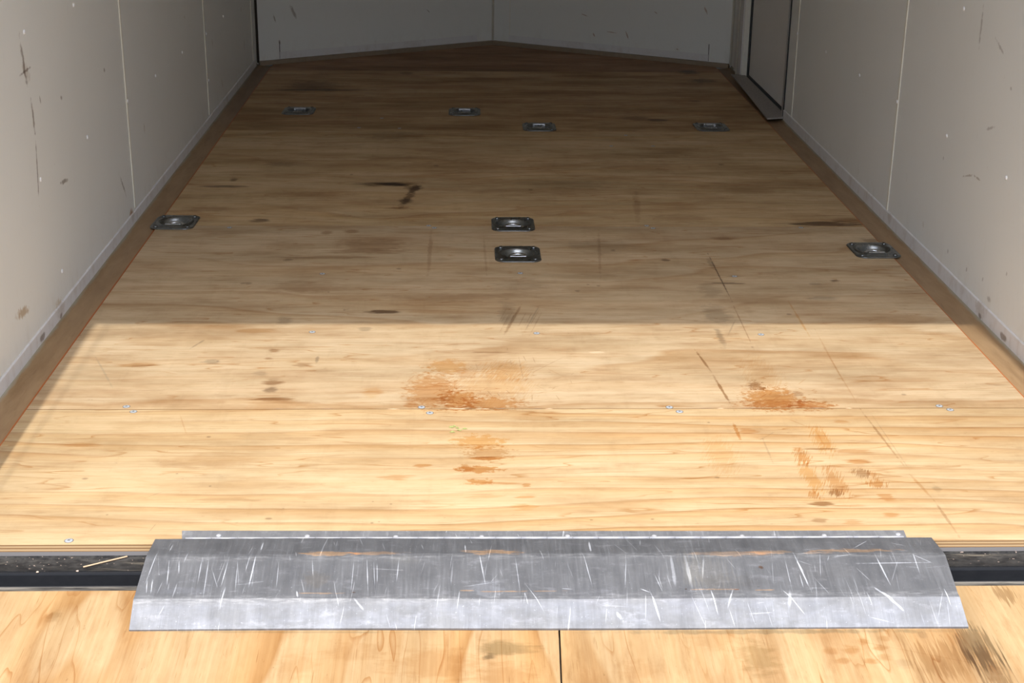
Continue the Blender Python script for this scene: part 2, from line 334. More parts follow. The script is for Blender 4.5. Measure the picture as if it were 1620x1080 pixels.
RAMP_MARKS = [
('F',-0.076,-0.226,0,0.0532,0.0206,(0.55,0.56,0.5),0.8),
('F',-0.098,-0.244,0,0.0124,0.0087,(0.25,0.25,0.22),0.7),
('F',-0.172,-0.26,0,0.0785,0.0427,(0.78,0.62,0.45),0.5),
('F',-0.077,-0.289,0,0.0518,0.0333,(0.78,0.62,0.45),0.5),
('F',0.277,-0.251,0,0.031,0.0521,(0.62,0.58,0.45),0.6),
('F',0.222,-0.206,0,0.0361,0.0301,(0.78,0.62,0.45),0.35),
('L',0.296,-0.19,-0.004,0.294,0.0068,(0.55,0.62,0.68),0.7),
('L',-0.387,-0.183,-0.015,0.222,0.003,(0.6,0.65,0.68),0.6),
('B',0.593,-0.225,0,0.0271,0.0595,(0.42,0.4,0.36),0.8),
('B',0.596,-0.284,0,0.0229,0.0565,(0.5,0.45,0.4),0.7),
('B',0.532,-0.261,0,0.0444,0.0432,(0.62,0.5,0.36),0.6),
('F',0.41,-0.235,0,0.0144,0.0147,(0.78,0.62,0.45),0.8),
('F',0.433,-0.216,0,0.0108,0.009,(0.78,0.62,0.45),0.8),
('F',0.453,-0.231,0,0.0126,0.0103,(0.78,0.62,0.45),0.8),
('F',0.433,-0.26,0,0.0142,0.0086,(0.78,0.62,0.45),0.8),
('F',0.395,-0.26,0,0.0124,0.0087,(0.78,0.62,0.45),0.7),
('F',0.382,-0.238,0,0.0143,0.0117,(0.78,0.62,0.45),0.6),
('F',0.454,-0.253,0,0.0125,0.0116,(0.78,0.62,0.45),0.6),
('F',0.466,-0.209,0,0.0091,0.0091,(0.78,0.62,0.45),0.6),
('B',0.676,-0.1,0,0.0191,0.0232,(0.5,0.42,0.32),0.7),
('F',-0.725,-0.142,0,0.0127,0.0156,(0.65,0.6,0.5),0.6),
('F',0.595,-0.262,0,0.0178,0.0432,(0.78,0.62,0.45),0.5),
('L',0.513,-0.245,-0.345,0.117,0.0015,(0.78,0.62,0.45),0.3),
('F',0.477,-0.268,0,0.0159,0.0114,(0.55,0.55,0.55),0.35),
('F',0.523,-0.202,0,0.0091,0.0091,(0.55,0.55,0.55),0.4),
('F',0.106,-0.278,0,0.0348,0.0282,(0.78,0.62,0.45),0.3),
('F',-0.288,-0.23,0,0.044,0.0292,(0.78,0.62,0.45),0.35),
('F',-0.364,-0.258,0,0.0348,0.0356,(0.78,0.62,0.45),0.3)]
FLAP_MARKS = [
('L',-0.595,-0.076,-1.672,0.033,0.0007,(2.6,2.62,2.66),0.88),
('L',-0.569,-0.088,-1.469,0.033,0.0007,(2.6,2.62,2.66),0.88),
('L',-0.523,-0.084,-1.552,0.029,0.0007,(2.6,2.62,2.66),0.77),
('L',-0.512,-0.094,-1.535,0.038,0.0008,(2.6,2.62,2.66),0.77),
('L',-0.486,-0.091,-1.642,0.035,0.0007,(2.6,2.62,2.66),0.88),
('L',-0.446,-0.088,-1.619,0.036,0.0013,(2.6,2.62,2.66),1),
('L',-0.499,-0.1,-1.231,0.023,0.0007,(2.6,2.62,2.66),0.66),
('L',-0.408,-0.096,-1.537,0.031,0.0007,(2.6,2.62,2.66),0.66),
('L',-0.358,-0.079,-1.449,0.023,0.0007,(2.6,2.62,2.66),0.55),
('L',-0.439,-0.025,-1.59,0.016,0.0013,(2.6,2.62,2.66),0.77),
('L',-0.468,-0.096,-1.507,0.035,0.0007,(2.6,2.62,2.66),0.66),
('L',-0.555,-0.076,-1.425,0.016,0.001,(2.6,2.62,2.66),0.55),
('L',-0.455,-0.074,-1.66,0.018,0.001,(2.6,2.62,2.66),0.66),
('L',-0.376,-0.131,-1.376,0.007,0.0016,(2.6,2.62,2.66),0.99),
('L',-0.483,-0.136,-1.68,0.018,0.0016,(2.6,2.62,2.66),0.66),
('L',-0.575,-0.03,-1.611,0.014,0.0008,(2.6,2.62,2.66),0.77),
('L',-0.595,-0.116,-1.441,0.016,0.0007,(2.6,2.62,2.66),0.77),
('L',-0.588,-0.115,-1.491,0.015,0.0007,(2.6,2.62,2.66),0.77),
('L',-0.298,-0.097,-1.582,0.035,0.0007,(2.6,2.62,2.66),0.66),
('L',-0.276,-0.097,-1.493,0.035,0.0008,(2.6,2.62,2.66),0.88),
('L',-0.232,-0.087,-1.616,0.025,0.0008,(2.6,2.62,2.66),0.77),
('L',-0.266,-0.097,-1.495,0.031,0.0007,(2.6,2.62,2.66),0.66),
('L',-0.262,-0.093,-1.509,0.027,0.0007,(2.6,2.62,2.66),0.66),
('L',-0.107,-0.085,-1.434,0.032,0.001,(2.6,2.62,2.66),0.88),
('L',-0.055,-0.094,-1.492,0.035,0.0007,(2.6,2.62,2.66),0.77),
('L',-0.032,-0.137,-1.068,0.027,0.0007,(2.6,2.62,2.66),0.77),
('L',0.05,-0.093,-1.434,0.034,0.0008,(2.6,2.62,2.66),0.77),
('L',0.105,-0.096,-1.69,0.031,0.0007,(2.6,2.62,2.66),0.66),
('L',0.151,-0.112,-1.323,0.02,0.0007,(2.6,2.62,2.66),0.77),
('L',0.13,-0.129,-0.476,0.009,0.0008,(2.6,2.62,2.66),1),
('L',0.143,-0.153,-1.337,0.024,0.0016,(2.6,2.62,2.66),0.99),
('L',0.057,-0.031,-1.571,0.019,0.002,(2.6,2.62,2.66),0.77),
('L',-0.132,-0.036,-1.521,0.015,0.0013,(2.6,2.62,2.66),0.66),
('L',0.176,-0.09,-1.569,0.038,0.003,(2.6,2.62,2.66),0.385),
('L',-0.152,-0.094,-1.623,0.027,0.0016,(2.6,2.62,2.66),0.33),
('L',-0.286,-0.148,-0.824,0.012,0.0019,(2.6,2.62,2.66),0.55),
('L',0.017,-0.125,-0.088,0.009,0.001,(2.6,2.62,2.66),0.55),
('L',0.089,-0.167,-0.971,0.007,0.0037,(2.6,2.62,2.66),0.66),
('L',-0.102,-0.088,-1.686,0.016,0.001,(2.6,2.62,2.66),0.44),
('L',-0.265,-0.113,-1.37,0.016,0.0013,(0.6,0.6,0.62),0.55),
('L',0.368,-0.092,-1.417,0.039,0.0016,(2.6,2.62,2.66),0.935),
('L',0.364,-0.114,-1.555,0.016,0.0008,(2.6,2.62,2.66),0.77),
('L',0.49,-0.091,-1.437,0.037,0.0013,(2.6,2.62,2.66),1),
('L',0.544,-0.079,-1.583,0.025,0.001,(2.6,2.62,2.66),0.66),
('L',0.51,-0.078,0.011,0.064,0.0012,(2.6,2.62,2.66),0.66),
('L',0.23,-0.148,-1.418,0.021,0.0013,(2.6,2.62,2.66),0.99),
('L',0.254,-0.143,-1.943,0.016,0.0015,(2.6,2.62,2.66),0.77),
('L',0.346,-0.149,-0.944,0.027,0.0008,(2.6,2.62,2.66),0.99),
('L',0.488,-0.147,-0.801,0.031,0.0023,(2.6,2.62,2.66),0.88),
('L',0.573,-0.145,-1.458,0.017,0.001,(2.6,2.62,2.66),1),
('L',0.398,-0.083,-1.746,0.025,0.0007,(2.6,2.62,2.66),0.66),
('L',0.471,-0.028,0.743,0.023,0.0009,(2.6,2.62,2.66),0.66),
('L',0.53,-0.027,-0.495,0.013,0.0007,(2.6,2.62,2.66),0.66),
('L',0.222,-0.084,-1.743,0.023,0.0019,(2.6,2.62,2.66),0.44),
('L',0.199,-0.096,-1.524,0.035,0.0033,(2.6,2.62,2.66),0.44),
('L',0.347,-0.097,-1.581,0.035,0.0007,(2.6,2.62,2.66),0.55),
('L',0.459,-0.101,-1.054,0.018,0.0007,(2.6,2.62,2.66),0.55),
('L',0.34,-0.147,-1.777,0.018,0.0032,(2.6,2.62,2.66),0.44),
('L',0.556,-0.07,-0.622,0.02,0.0007,(2.6,2.62,2.66),0.55),
('L',0.376,-0.077,-0.458,0.013,0.0007,(2.6,2.62,2.66),0.44),
('S',-0.336,-0.05,0,0.0472,0.0064,(1.7,1.05,0.55),0.8),
('S',-0.27,-0.05,0,0.0425,0.0054,(1.7,1.05,0.55),0.6),
('S',-0.09,-0.048,0,0.0475,0.0078,(1.7,1.05,0.55),0.8),
('S',0.272,-0.056,0,0.067,0.0073,(1.7,1.05,0.55),0.5),
('S',0.325,-0.052,0,0.0384,0.0068,(1.6,1.05,0.6),0.6),
('S',0.406,-0.054,0,0.0288,0.0042,(1.7,1.05,0.55),0.4),
('S',0.456,-0.048,0,0.0674,0.006,(1.7,1.05,0.55),0.7),
('F',0.308,-0.085,0,0.0048,0.004,(0.7,0.4,0.25),0.9),
('F',0.265,-0.129,0,0.0056,0.0015,(0.7,0.4,0.25),0.9),
('S',0.307,-0.13,0,0.0186,0.0011,(1.7,1.05,0.55),0.8),
('S',-0.073,-0.129,0,0.0462,0.0014,(1.7,1.05,0.55),0.7),
('S',-0.018,-0.129,0,0.0278,0.0011,(1.7,1.05,0.55),0.6),
('S',-0.129,-0.127,0,0.0129,0.001,(1.7,1.05,0.55),0.7),
('S',0.233,-0.128,0,0.0373,0.0011,(1.7,1.05,0.55),0.6),
('S',-0.34,-0.13,0,0.0274,0.0018,(1.6,1.1,0.7),0.8),
('F',-0.351,-0.104,0,0.024,0.0184,(1.1,0.95,0.75),0.35),
('F',-0.294,-0.129,0,0.0037,0.0011,(0.6,0.35,0.2),0.9),
('F',0.191,-0.127,0,0.0028,0.0016,(0.5,0.3,0.2),0.9),
('F',0.298,-0.124,0,0.0028,0,(0.5,0.45,0.4),0.9),
('B',0.228,-0.095,0,0.0376,0.0417,(1.25,1.2,1.1),0.5),
('B',0.2,-0.088,0,0.0189,0.0414,(1.3,1.27,1.2),0.5),
('F',0.253,-0.115,0,0.056,0.0201,(0.85,0.8,0.74),0.4),
('F',-0.213,-0.085,0,0.084,0.0268,(0.9,0.89,0.88),0.4),
('F',-0.101,-0.124,0,0.0278,0.0185,(1.35,1.36,1.4),0.5),
('F',-0.543,-0.124,0,0.0457,0.0077,(1.25,1.27,1.32),0.5),
('F',-0.223,-0.065,0,0.0283,0.0109,(1.2,1.18,1.1),0.4),
('F',0.056,-0.135,0,0.0556,0.0217,(0.9,0.9,0.93),0.4),
('F',0.185,-0.145,0,0.037,0.0279,(0.9,0.9,0.93),0.4),
('F',0.397,-0.096,0,0.0567,0.0214,(0.9,0.88,0.86),0.4)]
FLOOR_SCREWS = [
(-0.7639,0.5407),
(-0.746,0.5165),
(-0.2135,0.5352),
(-0.1975,0.5079),
(0.2529,0.5331),
(0.2691,0.5117),
(0.7679,0.5369),
(0.7828,0.5184),
(-0.7385,0.0127),
(-0.4577,0.9491),
(0.0214,0.941),
(0.503,0.9329),
(-0.2285,1.7807),
(-0.2129,1.7593),
(-0.4729,1.3576),
(0.0015,1.3644),
(0.3564,1.7855),
(0.3705,1.7609),
(0.7703,1.7703),
(0.5166,1.3414),
(-0.7537,1.758),
(-0.4261,3.1783),
(-0.496,3.0167),
(-0.3563,3.0093),
(0.4171,2.9133),
(0.3518,2.7475),
(0.4903,2.75)]
RIVETS = [
(-0.5117,0.0212),
(-0.3756,0.0178),
(-0.2393,0.0144),
(-0.1068,0.0131),
(0.0263,0.0139),
(0.1606,0.0125),
(0.2973,0.0112),
(0.426,0.012),
(0.543,0.0151)]
LEFT_SCREWS = [
(1.3721,0.6267),
(0.9772,0.6249),
(1.389,0.3224),
(0.986,0.322),
(1.8131,0.324),
(2.1961,0.3217),
(2.615,0.32),
(3.4454,0.3161),
(3.0535,0.313),
(3.0474,0.1554),
(1.0752,0.095)]
RIGHT_SCREWS = [
(1.3741,0.6322),
(2.6281,0.3321),
(2.209,0.3325),
(1.8071,0.3338),
(1.3908,0.3337),
(0.9838,0.3335),
(3.0386,0.3283)]
LEFT_MARKS = [
(0.9535,0.5663,-1.3999,0.0544,0.0083),
(0.9631,0.5498,-0.6909,0.0315,0.0167),
(0.9796,0.452,-1.5179,0.0388,0.0069),
(0.9712,0.3467,-1.7259,0.0673,0.0044),
(2.0012,0.2124,-1.693,0.0172,0.0095),
(1.6059,0.4403,-1.927,0.006,0.0076),
(0.7734,0.104,-0.1936,0.0444,0.0123),
(1.0278,0.0241,0.1306,0.0338,0.0258),
(1.7666,0.0315,-0.1214,0.0227,0.0197),
(0.9594,0.5508,0.0328,0.0457,0.0033),
(1.0413,0.4776,-1.262,0.011,0.0036),
(0.8773,0.0157,0.0564,0.0248,0.0084),
(2.6954,0.4174,-1.9004,0.006,0.0127),
(3.8934,0.2801,-1.2045,0.0124,0.0133),
(3.93,0.1399,-1.5828,0.025,0.0136),
(3.3398,0.0922,-0.8466,0.0237,0.0111),
(3.1816,0.2623,-1.1805,0.0189,0.0103),
(1.7017,0.1247,-0.8872,0.0407,0.0054),
(1.161,0.2742,-0.1253,0.034,0.0058),
(1.0223,0.01,0.2609,0.0122,0.0056),
(1.2021,0.4514,-1.9513,0.006,0.008)]
RIGHT_MARKS = [
(1.1109,0.028,-2.9317,0.0197,0.0112),
(0.9925,0.0604,3.11,0.0143,0.0074),
(1.8574,0.0297,-1.9196,0.006,0.0095),
(1.8523,0.0158,-1.9296,0.006,0.0071),
(1.1516,0.0781,-1.2786,0.0069,0.0048),
(1.2898,0.0799,-1.5468,0.0063,0.0052),
(2.0699,0.033,3.0881,0.014,0.0105),
(1.3974,0.2787,-1.426,0.006,0.0036),
(1.0221,0.5149,-2.7533,0.006,0.0043),
(1.2155,0.2803,2.8589,0.0357,0.0033),
(1.151,0.2899,-3.1283,0.0302,0.0032),
(1.2463,0.6062,-1.5884,0.0483,0.0064),
(2.2778,0.018,-2.9329,0.006,0.0086),
(1.0445,0.0884,-1.2966,0.006,0.003),
(1.1142,0.5858,-2.7471,0.0379,0.0046),
(1.1104,0.4124,2.8121,0.0287,0.0046),
(1.4918,0.0879,2.2863,0.0086,0.0098),
(0.9119,0.1438,-1.4896,0.006,0.0041)]
FRONT_MARKS = [
(-1,-0.86,0.2085,-1.2188,0.0261,0.0072),
(-1,-0.919,0.086,-1.4464,0.0081,0.0036),
(-1,-0.9345,0.1855,-1.3171,0.0139,0.0036),
(-1,-0.5395,0.0265,-0.5404,0.005,0.0036),
(-1,-0.8475,0.034,-0.1171,0.0086,0.0036),
(-1,-0.294,0.1705,-0.8199,0.0103,0.0024),
(1,0.9005,0.2295,-1.1563,0.0137,0.0036),
(1,0.587,0.095,-1.212,0.0171,0.0036),
(1,0.447,0.084,-1.1071,0.0089,0.0036),
(1,0.5905,0.0355,-0.0768,0.0065,0.006),
(1,0.2885,0.024,-1.5324,0.013,0.0036),
(1,0.2425,0.0165,-0.661,0.0057,0.0036),
(1,0.795,0.055,-0.4636,0.005,0.0036),
(1,0.4055,0.1665,-0.3218,0.0142,0.0024),
(1,0.701,0.204,-0.6202,0.0086,0.0024),
(1,0.522,0.102,-0.05,0.02,0.0024)]

# ------------------------------------------------------------------ node helpers
class NT:
    def __init__(s, name):
        s.m = bpy.data.materials.new(name); s.m.use_nodes = True
        s.t = s.m.node_tree; s.t.nodes.clear()
        s.out = s.t.nodes.new('ShaderNodeOutputMaterial')
        s.b = s.t.nodes.new('ShaderNodeBsdfPrincipled'); s.t.links.new(s.b.outputs[0], s.out.inputs[0])
        s.geo = s.t.nodes.new('ShaderNodeNewGeometry'); s.P = s.geo.outputs['Position']
    def put(s, sock, v):
        if isinstance(v, bpy.types.NodeSocket): s.t.links.new(v, sock)
        elif v is not None:
            if isinstance(v, tuple) and len(v) == 3 and sock.type == 'RGBA': v = (*v, 1)
            sock.default_value = v
    def math(s, op, a, b=None, c=None, clamp=False):
        n = s.t.nodes.new('ShaderNodeMath'); n.operation = op; n.use_clamp = clamp
        s.put(n.inputs[0], a)
        if b is not None: s.put(n.inputs[1], b)
        if c is not None: s.put(n.inputs[2], c)
        return n.outputs[0]
    def vmath(s, op, a, b):
        n = s.t.nodes.new('ShaderNodeVectorMath'); n.operation = op; s.put(n.inputs[0], a); s.put(n.inputs[1], b); return n.outputs[0]
    def noise(s, vec, scale=(1, 1, 1), detail=2, rough=.5, off=(0, 0, 0), col=False):
        m = s.t.nodes.new('ShaderNodeMapping'); s.put(m.inputs['Vector'], vec)
        m.inputs['Scale'].default_value = scale; m.inputs['Location'].default_value = off
        n = s.t.nodes.new('ShaderNodeTexNoise'); s.put(n.inputs['Vector'], m.outputs[0])
        n.inputs['Scale'].default_value = 1; n.inputs['Detail'].default_value = detail; n.inputs['Roughness'].default_value = rough
        return n.outputs['Color' if col else 'Fac']
    def mr(s, v, a, b, c=0., d=1., smooth=False):
        n = s.t.nodes.new('ShaderNodeMapRange'); n.clamp = True
        if smooth: n.interpolation_type = 'SMOOTHSTEP'
        s.put(n.inputs[0], v)
        for i, x in enumerate((a, b, c, d)): s.put(n.inputs[i+1], x)
        return n.outputs[0]
    def mix(s, f, a, b, mode='MIX'):
        n = s.t.nodes.new('ShaderNodeMix'); n.data_type = 'RGBA'; n.blend_type = mode; n.clamp_result = False
        s.put(n.inputs[0], f); s.put(n.inputs[6], a); s.put(n.inputs[7], b); return n.outputs[2]
    def ramp(s, v, stops):
        n = s.t.nodes.new('ShaderNodeValToRGB'); s.put(n.inputs[0], v); e = n.color_ramp.elements
        e[0].position, e[0].color = stops[0][0], (*stops[0][1], 1); e[1].position, e[1].color = stops[-1][0], (*stops[-1][1], 1)
        for p, c in stops[1:-1]:
            k = e.new(p); k.color = (*c, 1)
        return n.outputs[0]
    def sep(s, v):
        n = s.t.nodes.new('ShaderNodeSeparateXYZ'); s.put(n.inputs[0], v); return n.outputs
    def comb(s, x, y, z):
        n = s.t.nodes.new('ShaderNodeCombineXYZ'); s.put(n.inputs[0], x); s.put(n.inputs[1], y); s.put(n.inputs[2], z); return n.outputs[0]
    def bump(s, h, strength=.3, dist=.001):
        n = s.t.nodes.new('ShaderNodeBump'); n.inputs['Strength'].default_value = strength; n.inputs['Distance'].default_value = dist
        s.put(n.inputs['Height'], h); s.t.links.new(n.outputs[0], s.b.inputs['Normal'])
    def fin(s, col=None, rough=.6, metal=0., spec=.5):
        s.put(s.b.inputs['Base Color'], col); s.put(s.b.inputs['Roughness'], rough); s.put(s.b.inputs['Metallic'], metal)
        s.b.inputs['Specular IOR Level'].default_value = spec
        return s.m

def mark_group():
    g = bpy.data.node_groups.new('mark', 'ShaderNodeTree')
    for nm, ty in (('Vector', 'NodeSocketVector'), ('Centre', 'NodeSocketVector'), ('Angle', 'NodeSocketFloat'), ('InvSize', 'NodeSocketVector'),
                   ('Noise', 'NodeSocketFloat'), ('Rough', 'NodeSocketFloat'), ('Soft', 'NodeSocketFloat'), ('Strength', 'NodeSocketFloat')):
        g.interface.new_socket(nm, in_out='INPUT', socket_type=ty)
    g.interface.new_socket('Fac', in_out='OUTPUT', socket_type='NodeSocketFloat')
    i = g.nodes.new('NodeGroupInput'); o = g.nodes.new('NodeGroupOutput'); L = g.links.new
    sub = g.nodes.new('ShaderNodeVectorMath'); sub.operation = 'SUBTRACT'; L(i.outputs[0], sub.inputs[0]); L(i.outputs[1], sub.inputs[1])
    rot = g.nodes.new('ShaderNodeVectorRotate'); rot.rotation_type = 'Z_AXIS'; L(sub.outputs[0], rot.inputs['Vector'])
    neg = g.nodes.new('ShaderNodeMath'); neg.operation = 'MULTIPLY'; neg.inputs[1].default_value = -1; L(i.outputs[2], neg.inputs[0]); L(neg.outputs[0], rot.inputs['Angle'])
    mul = g.nodes.new('ShaderNodeVectorMath'); mul.operation = 'MULTIPLY'; L(rot.outputs[0], mul.inputs[0]); L(i.outputs[3], mul.inputs[1])
    ln = g.nodes.new('ShaderNodeVectorMath'); ln.operation = 'LENGTH'; L(mul.outputs[0], ln.inputs[0])
    om = g.nodes.new('ShaderNodeMath'); om.operation = 'SUBTRACT'; om.inputs[0].default_value = 1; L(ln.outputs['Value'], om.inputs[1])
    n5 = g.nodes.new('ShaderNodeMath'); n5.operation = 'SUBTRACT'; n5.inputs[1].default_value = .5; L(i.outputs[4], n5.inputs[0])
    ad = g.nodes.new('ShaderNodeMath'); ad.operation = 'MULTIPLY_ADD'; L(n5.outputs[0], ad.inputs[0]); L(i.outputs[5], ad.inputs[1]); L(om.outputs[0], ad.inputs[2])
    dv = g.nodes.new('ShaderNodeMath'); dv.operation = 'DIVIDE'; dv.use_clamp = True; L(ad.outputs[0], dv.inputs[0]); L(i.outputs[6], dv.inputs[1])
    st = g.nodes.new('ShaderNodeMath'); st.operation = 'MULTIPLY'; L(dv.outputs[0], st.inputs[0]); L(i.outputs[7], st.inputs[1]); L(st.outputs[0], o.inputs[0])
    return g
MARK = mark_group()

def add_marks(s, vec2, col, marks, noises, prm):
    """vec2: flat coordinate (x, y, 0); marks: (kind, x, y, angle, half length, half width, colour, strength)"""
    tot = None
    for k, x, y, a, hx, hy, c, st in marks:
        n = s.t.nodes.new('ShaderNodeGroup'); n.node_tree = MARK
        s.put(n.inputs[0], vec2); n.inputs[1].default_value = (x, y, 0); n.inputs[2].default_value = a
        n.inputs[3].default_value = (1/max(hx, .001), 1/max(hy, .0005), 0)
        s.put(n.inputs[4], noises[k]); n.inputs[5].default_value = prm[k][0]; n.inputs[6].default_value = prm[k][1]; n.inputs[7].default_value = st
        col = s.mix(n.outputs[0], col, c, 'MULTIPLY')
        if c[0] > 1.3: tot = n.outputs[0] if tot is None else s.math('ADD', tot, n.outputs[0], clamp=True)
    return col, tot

# ------------------------------------------------------------------ materials
def wood(name, seed, ky, amp, marks, pale=(.635, .495, .305), warm=(.60, .405, .20), late=(.47, .29, .135), dirt=.35, contrast=1., swap=False, tint=(1, 1, 1), fine=1.):
    s = NT(name)
    x, y, z = s.sep(s.P)
    flat = s.comb(x, y, 0.)
    v = s.comb(y, x, 0.) if swap else flat
    vx, vy, _ = s.sep(v)
    o = (seed*3.7, seed*1.9, 0)
    big = s.noise(v, (.9, 2.4, 1), 2, .45, o)
    mid = s.noise(v, (2.5, 14, 1), 2, .5, o)
    f = s.math('MULTIPLY_ADD', vy, ky, s.math('MULTIPLY', big, amp*2))
    f = s.math('MULTIPLY_ADD', mid, .55, f)
    fr = s.math('FRACT', f)
    ringcol = s.ramp(fr, [(0, pale), (.35, tuple(p*.6+w*.4 for p, w in zip(pale, warm))), (.78, warm), (.93, late), (1, pale)])
    vary = s.mr(s.noise(v, (.8, 6, 1), 2, .5, (seed+9, 4, 0)), .35, .65, .15, 1)
    col = s.mix(s.math('MULTIPLY', vary, .85*contrast), pale+(1,), ringcol)
    st = s.noise(v, (3, 190, 1), 3, .6, o)
    col = s.mix(s.mr(st, .35, .68, 0, .45*fine), col, (.80, .70, .58), 'MULTIPLY')
    st2 = s.noise(v, (7, 420, 1), 2, .6, (seed, 2, 0))
    col = s.mix(s.mr(st2, .6, .72, 0, .35*fine), col, (.72, .6, .46), 'MULTIPLY')
    # thin late-wood contours following the rings, and fine fibre checks
    f2 = s.math('FRACT', s.math('MULTIPLY_ADD', s.noise(v, (1.1, 9, 1), 3, .55, (seed, 31, 0)), 9., s.math('MULTIPLY', vy, ky*.6)))
    ln = s.math('MULTIPLY', s.mr(f2, .90, .985), s.mr(f2, .985, 1.0, 1, 0))
    col = s.mix(s.math('MULTIPLY', ln, s.mr(s.noise(v, (1.3, 8, 1), 2, .5, (3, seed, 0)), .38, .56, 0, .95)), col, (.76, .58, .40), 'MULTIPLY')
    chk = s.noise(v, (16, 520, 1), 2, .5, (seed, 44, 0))
    col = s.mix(s.mr(chk, .66, .74, 0, .8), col, (.62, .48, .34), 'MULTIPLY')
    g0 = s.noise(v, (2.2, 75, 1), 4, .65, (seed, 51, 0))
    col = s.mix(s.mr(g0, .38, .64, .45, 0), col, (.90, .82, .70), 'MULTIPLY')
    col = s.mix(s.mr(g0, .55, .72, 0, .5), col, (1.08, 1.08, 1.07), 'MULTIPLY')
    # handling grime, greyer and browner patches
    d1 = s.noise(v, (1.6, 7, 1), 4, .6, (seed*2.3+5, 3, 0))
    d2 = s.noise(v, (3.1, 11, 1), 4, .65, (seed*1.3+1, 8, 0))
    col = s.mix(s.math('MULTIPLY', s.mr(d1, .44, .66), dirt), col, (.60, .57, .51), 'MULTIPLY')
    col = s.mix(s.math('MULTIPLY', s.mr(d2, .46, .66), dirt*1.0), col, (.62, .47, .33), 'MULTIPLY')
    d3 = s.noise(v, (40, 90, 1), 3, .7, (seed, 1, 0))
    col = s.mix(s.mr(d3, .68, .74, 0, .55), col, (.6, .52, .45), 'MULTIPLY')
    no = {'S': s.noise(flat, (14, 170, 1), 3, .6), 'F': s.noise(flat, (30, 80, 1), 3, .6), 'L': s.noise(flat, (50, 50, 1), 2, .6)}
    rb = s.t.nodes.new('ShaderNodeVectorRotate'); rb.rotation_type = 'Z_AXIS'; rb.inputs['Angle'].default_value = .35; s.put(rb.inputs['Vector'], flat)
    no['K'] = s.noise(flat, (70, 110, 1), 6, .72)
    no['B'] = s.noise(rb.outputs[0], (420, 30, 1), 3, .6)
    if swap: no['S'] = s.noise(flat, (170, 14, 1), 3, .6); no['B'] = s.noise(flat, (230, 10, 1), 3, .6)
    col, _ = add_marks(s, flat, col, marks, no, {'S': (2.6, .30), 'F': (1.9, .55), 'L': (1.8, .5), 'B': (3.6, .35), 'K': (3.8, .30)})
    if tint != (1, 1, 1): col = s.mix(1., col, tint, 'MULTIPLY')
    g1 = s.noise(v, (4, 9, 1), 8, .68, (seed, 6, 0)); g2 = s.noise(v, (9, 38, 1), 6, .7, (2, seed, 0)); g3 = s.noise(v, (55, 260, 1), 3, .75, (seed, 7, 0))
    col = s.mix(s.mr(g1, .42, .66, 0, .35+.5*dirt), col, (.76, .715, .64), 'MULTIPLY')
    col = s.mix(s.mr(g2, .52, .68, 0, .2+.6*dirt), col, (.70, .60, .50), 'MULTIPLY')
    col = s.mix(s.mr(g3, .66, .76, 0, .7), col, (.55, .46, .38), 'MULTIPLY')
    g4 = s.noise(flat, (26, 5, 1), 4, .7, (seed, 17, 0))
    col = s.mix(s.mr(g4, .55, .70, 0, .10+.45*dirt), col, (.80, .77, .73), 'MULTIPLY')
    # plies on the cut edge
    nz = s.math('ABSOLUTE', s.sep(s.geo.outputs['True Normal'])[2])
    side = s.math('LESS_THAN', nz, .5)
    ply = s.math('FRACT', s.math('MULTIPLY', s.math('ADD', z, s.math('MULTIPLY', s.noise(s.P, (4, 4, 30)), .002)), 190.))
    pc = s.ramp(ply, [(0, (.30, .17, .07)), (.3, (.50, .33, .17)), (.65, (.55, .38, .2)), (.8, (.18, .10, .05)), (1, (.30, .17, .07))])
    col = s.mix(side, col, pc)
    s.bump(s.math('ADD', st2, s.math('MULTIPLY', st, .6)), .18, .0006)
    return s.fin(col, s.mr(d1, .3, .7, .5, .66), 0, .35)

def paint(name, base, marks_yz=None, axis='x', dirt=.25, rough=.45):
    s = NT(name)
    x, y, z = s.sep(s.P)
    flat = s.comb(y if axis == 'x' else x, z, 0.)
    n1 = s.noise(flat, (1.3, 2.2, 1), 3, .55, (3, 3, 0)); n2 = s.noise(flat, (60, 9, 1), 3, .6); n3 = s.noise(flat, (35, 22, 1), 3, .65, (1, 6, 0))
    col = s.mix(s.mr(n1, .35, .7, 0, .25), base+(1,), (.90, .88, .84), 'MULTIPLY')
    col = s.mix(s.mr(n2, .62, .8, 0, .3*dirt*2), col, (.78, .73, .66), 'MULTIPLY')
    col = s.mix(s.mr(n3, .68, .76, 0, .6*dirt), col, (.55, .46, .38), 'MULTIPLY')
    low = s.math('MULTIPLY', s.mr(z, .0, .12, 1, 0), s.mr(s.noise(flat, (25, 12, 1), 4, .7, (7, 0, 0)), .5, .7))
    col = s.mix(s.math('MULTIPLY', low, dirt), col, (.66, .56, .46), 'MULTIPLY')
    if marks_yz:
        no = {'F': s.noise(flat, (70, 40, 1), 3, .6), 'L': s.noise(flat, (90, 60, 1), 3, .6)}
        col, _ = add_marks(s, flat, col, marks_yz, no, {'F': (1.5, .5), 'L': (2.2, .5)})
    s.bump(s.noise(flat, (30, 4, 1), 2), .08, .002)
    return s.fin(col, rough, 0, .4)

def metal(name, base, rough=.35, var=.2, met=1., sc=60.):
    s = NT(name)
    n = s.noise(s.P, (sc, sc, sc), 3, .6)
    col = s.mix(s.mr(n, .35, .65, 0, var), base+(1,), (.55, .55, .55), 'MULTIPLY')
    return s.fin(col, s.mr(n, .3, .7, rough*.8, rough*1.3), met)

def plain(name, base, rough=.6, var=.25, sc=40., tint=(.7, .66, .6)):
    s = NT(name)
    n = s.noise(s.P, (sc, sc*1.3, sc), 4, .65)
    return s.fin(s.mix(s.mr(n, .4, .7, 0, var), base+(1,), tint, 'MULTIPLY'), rough)

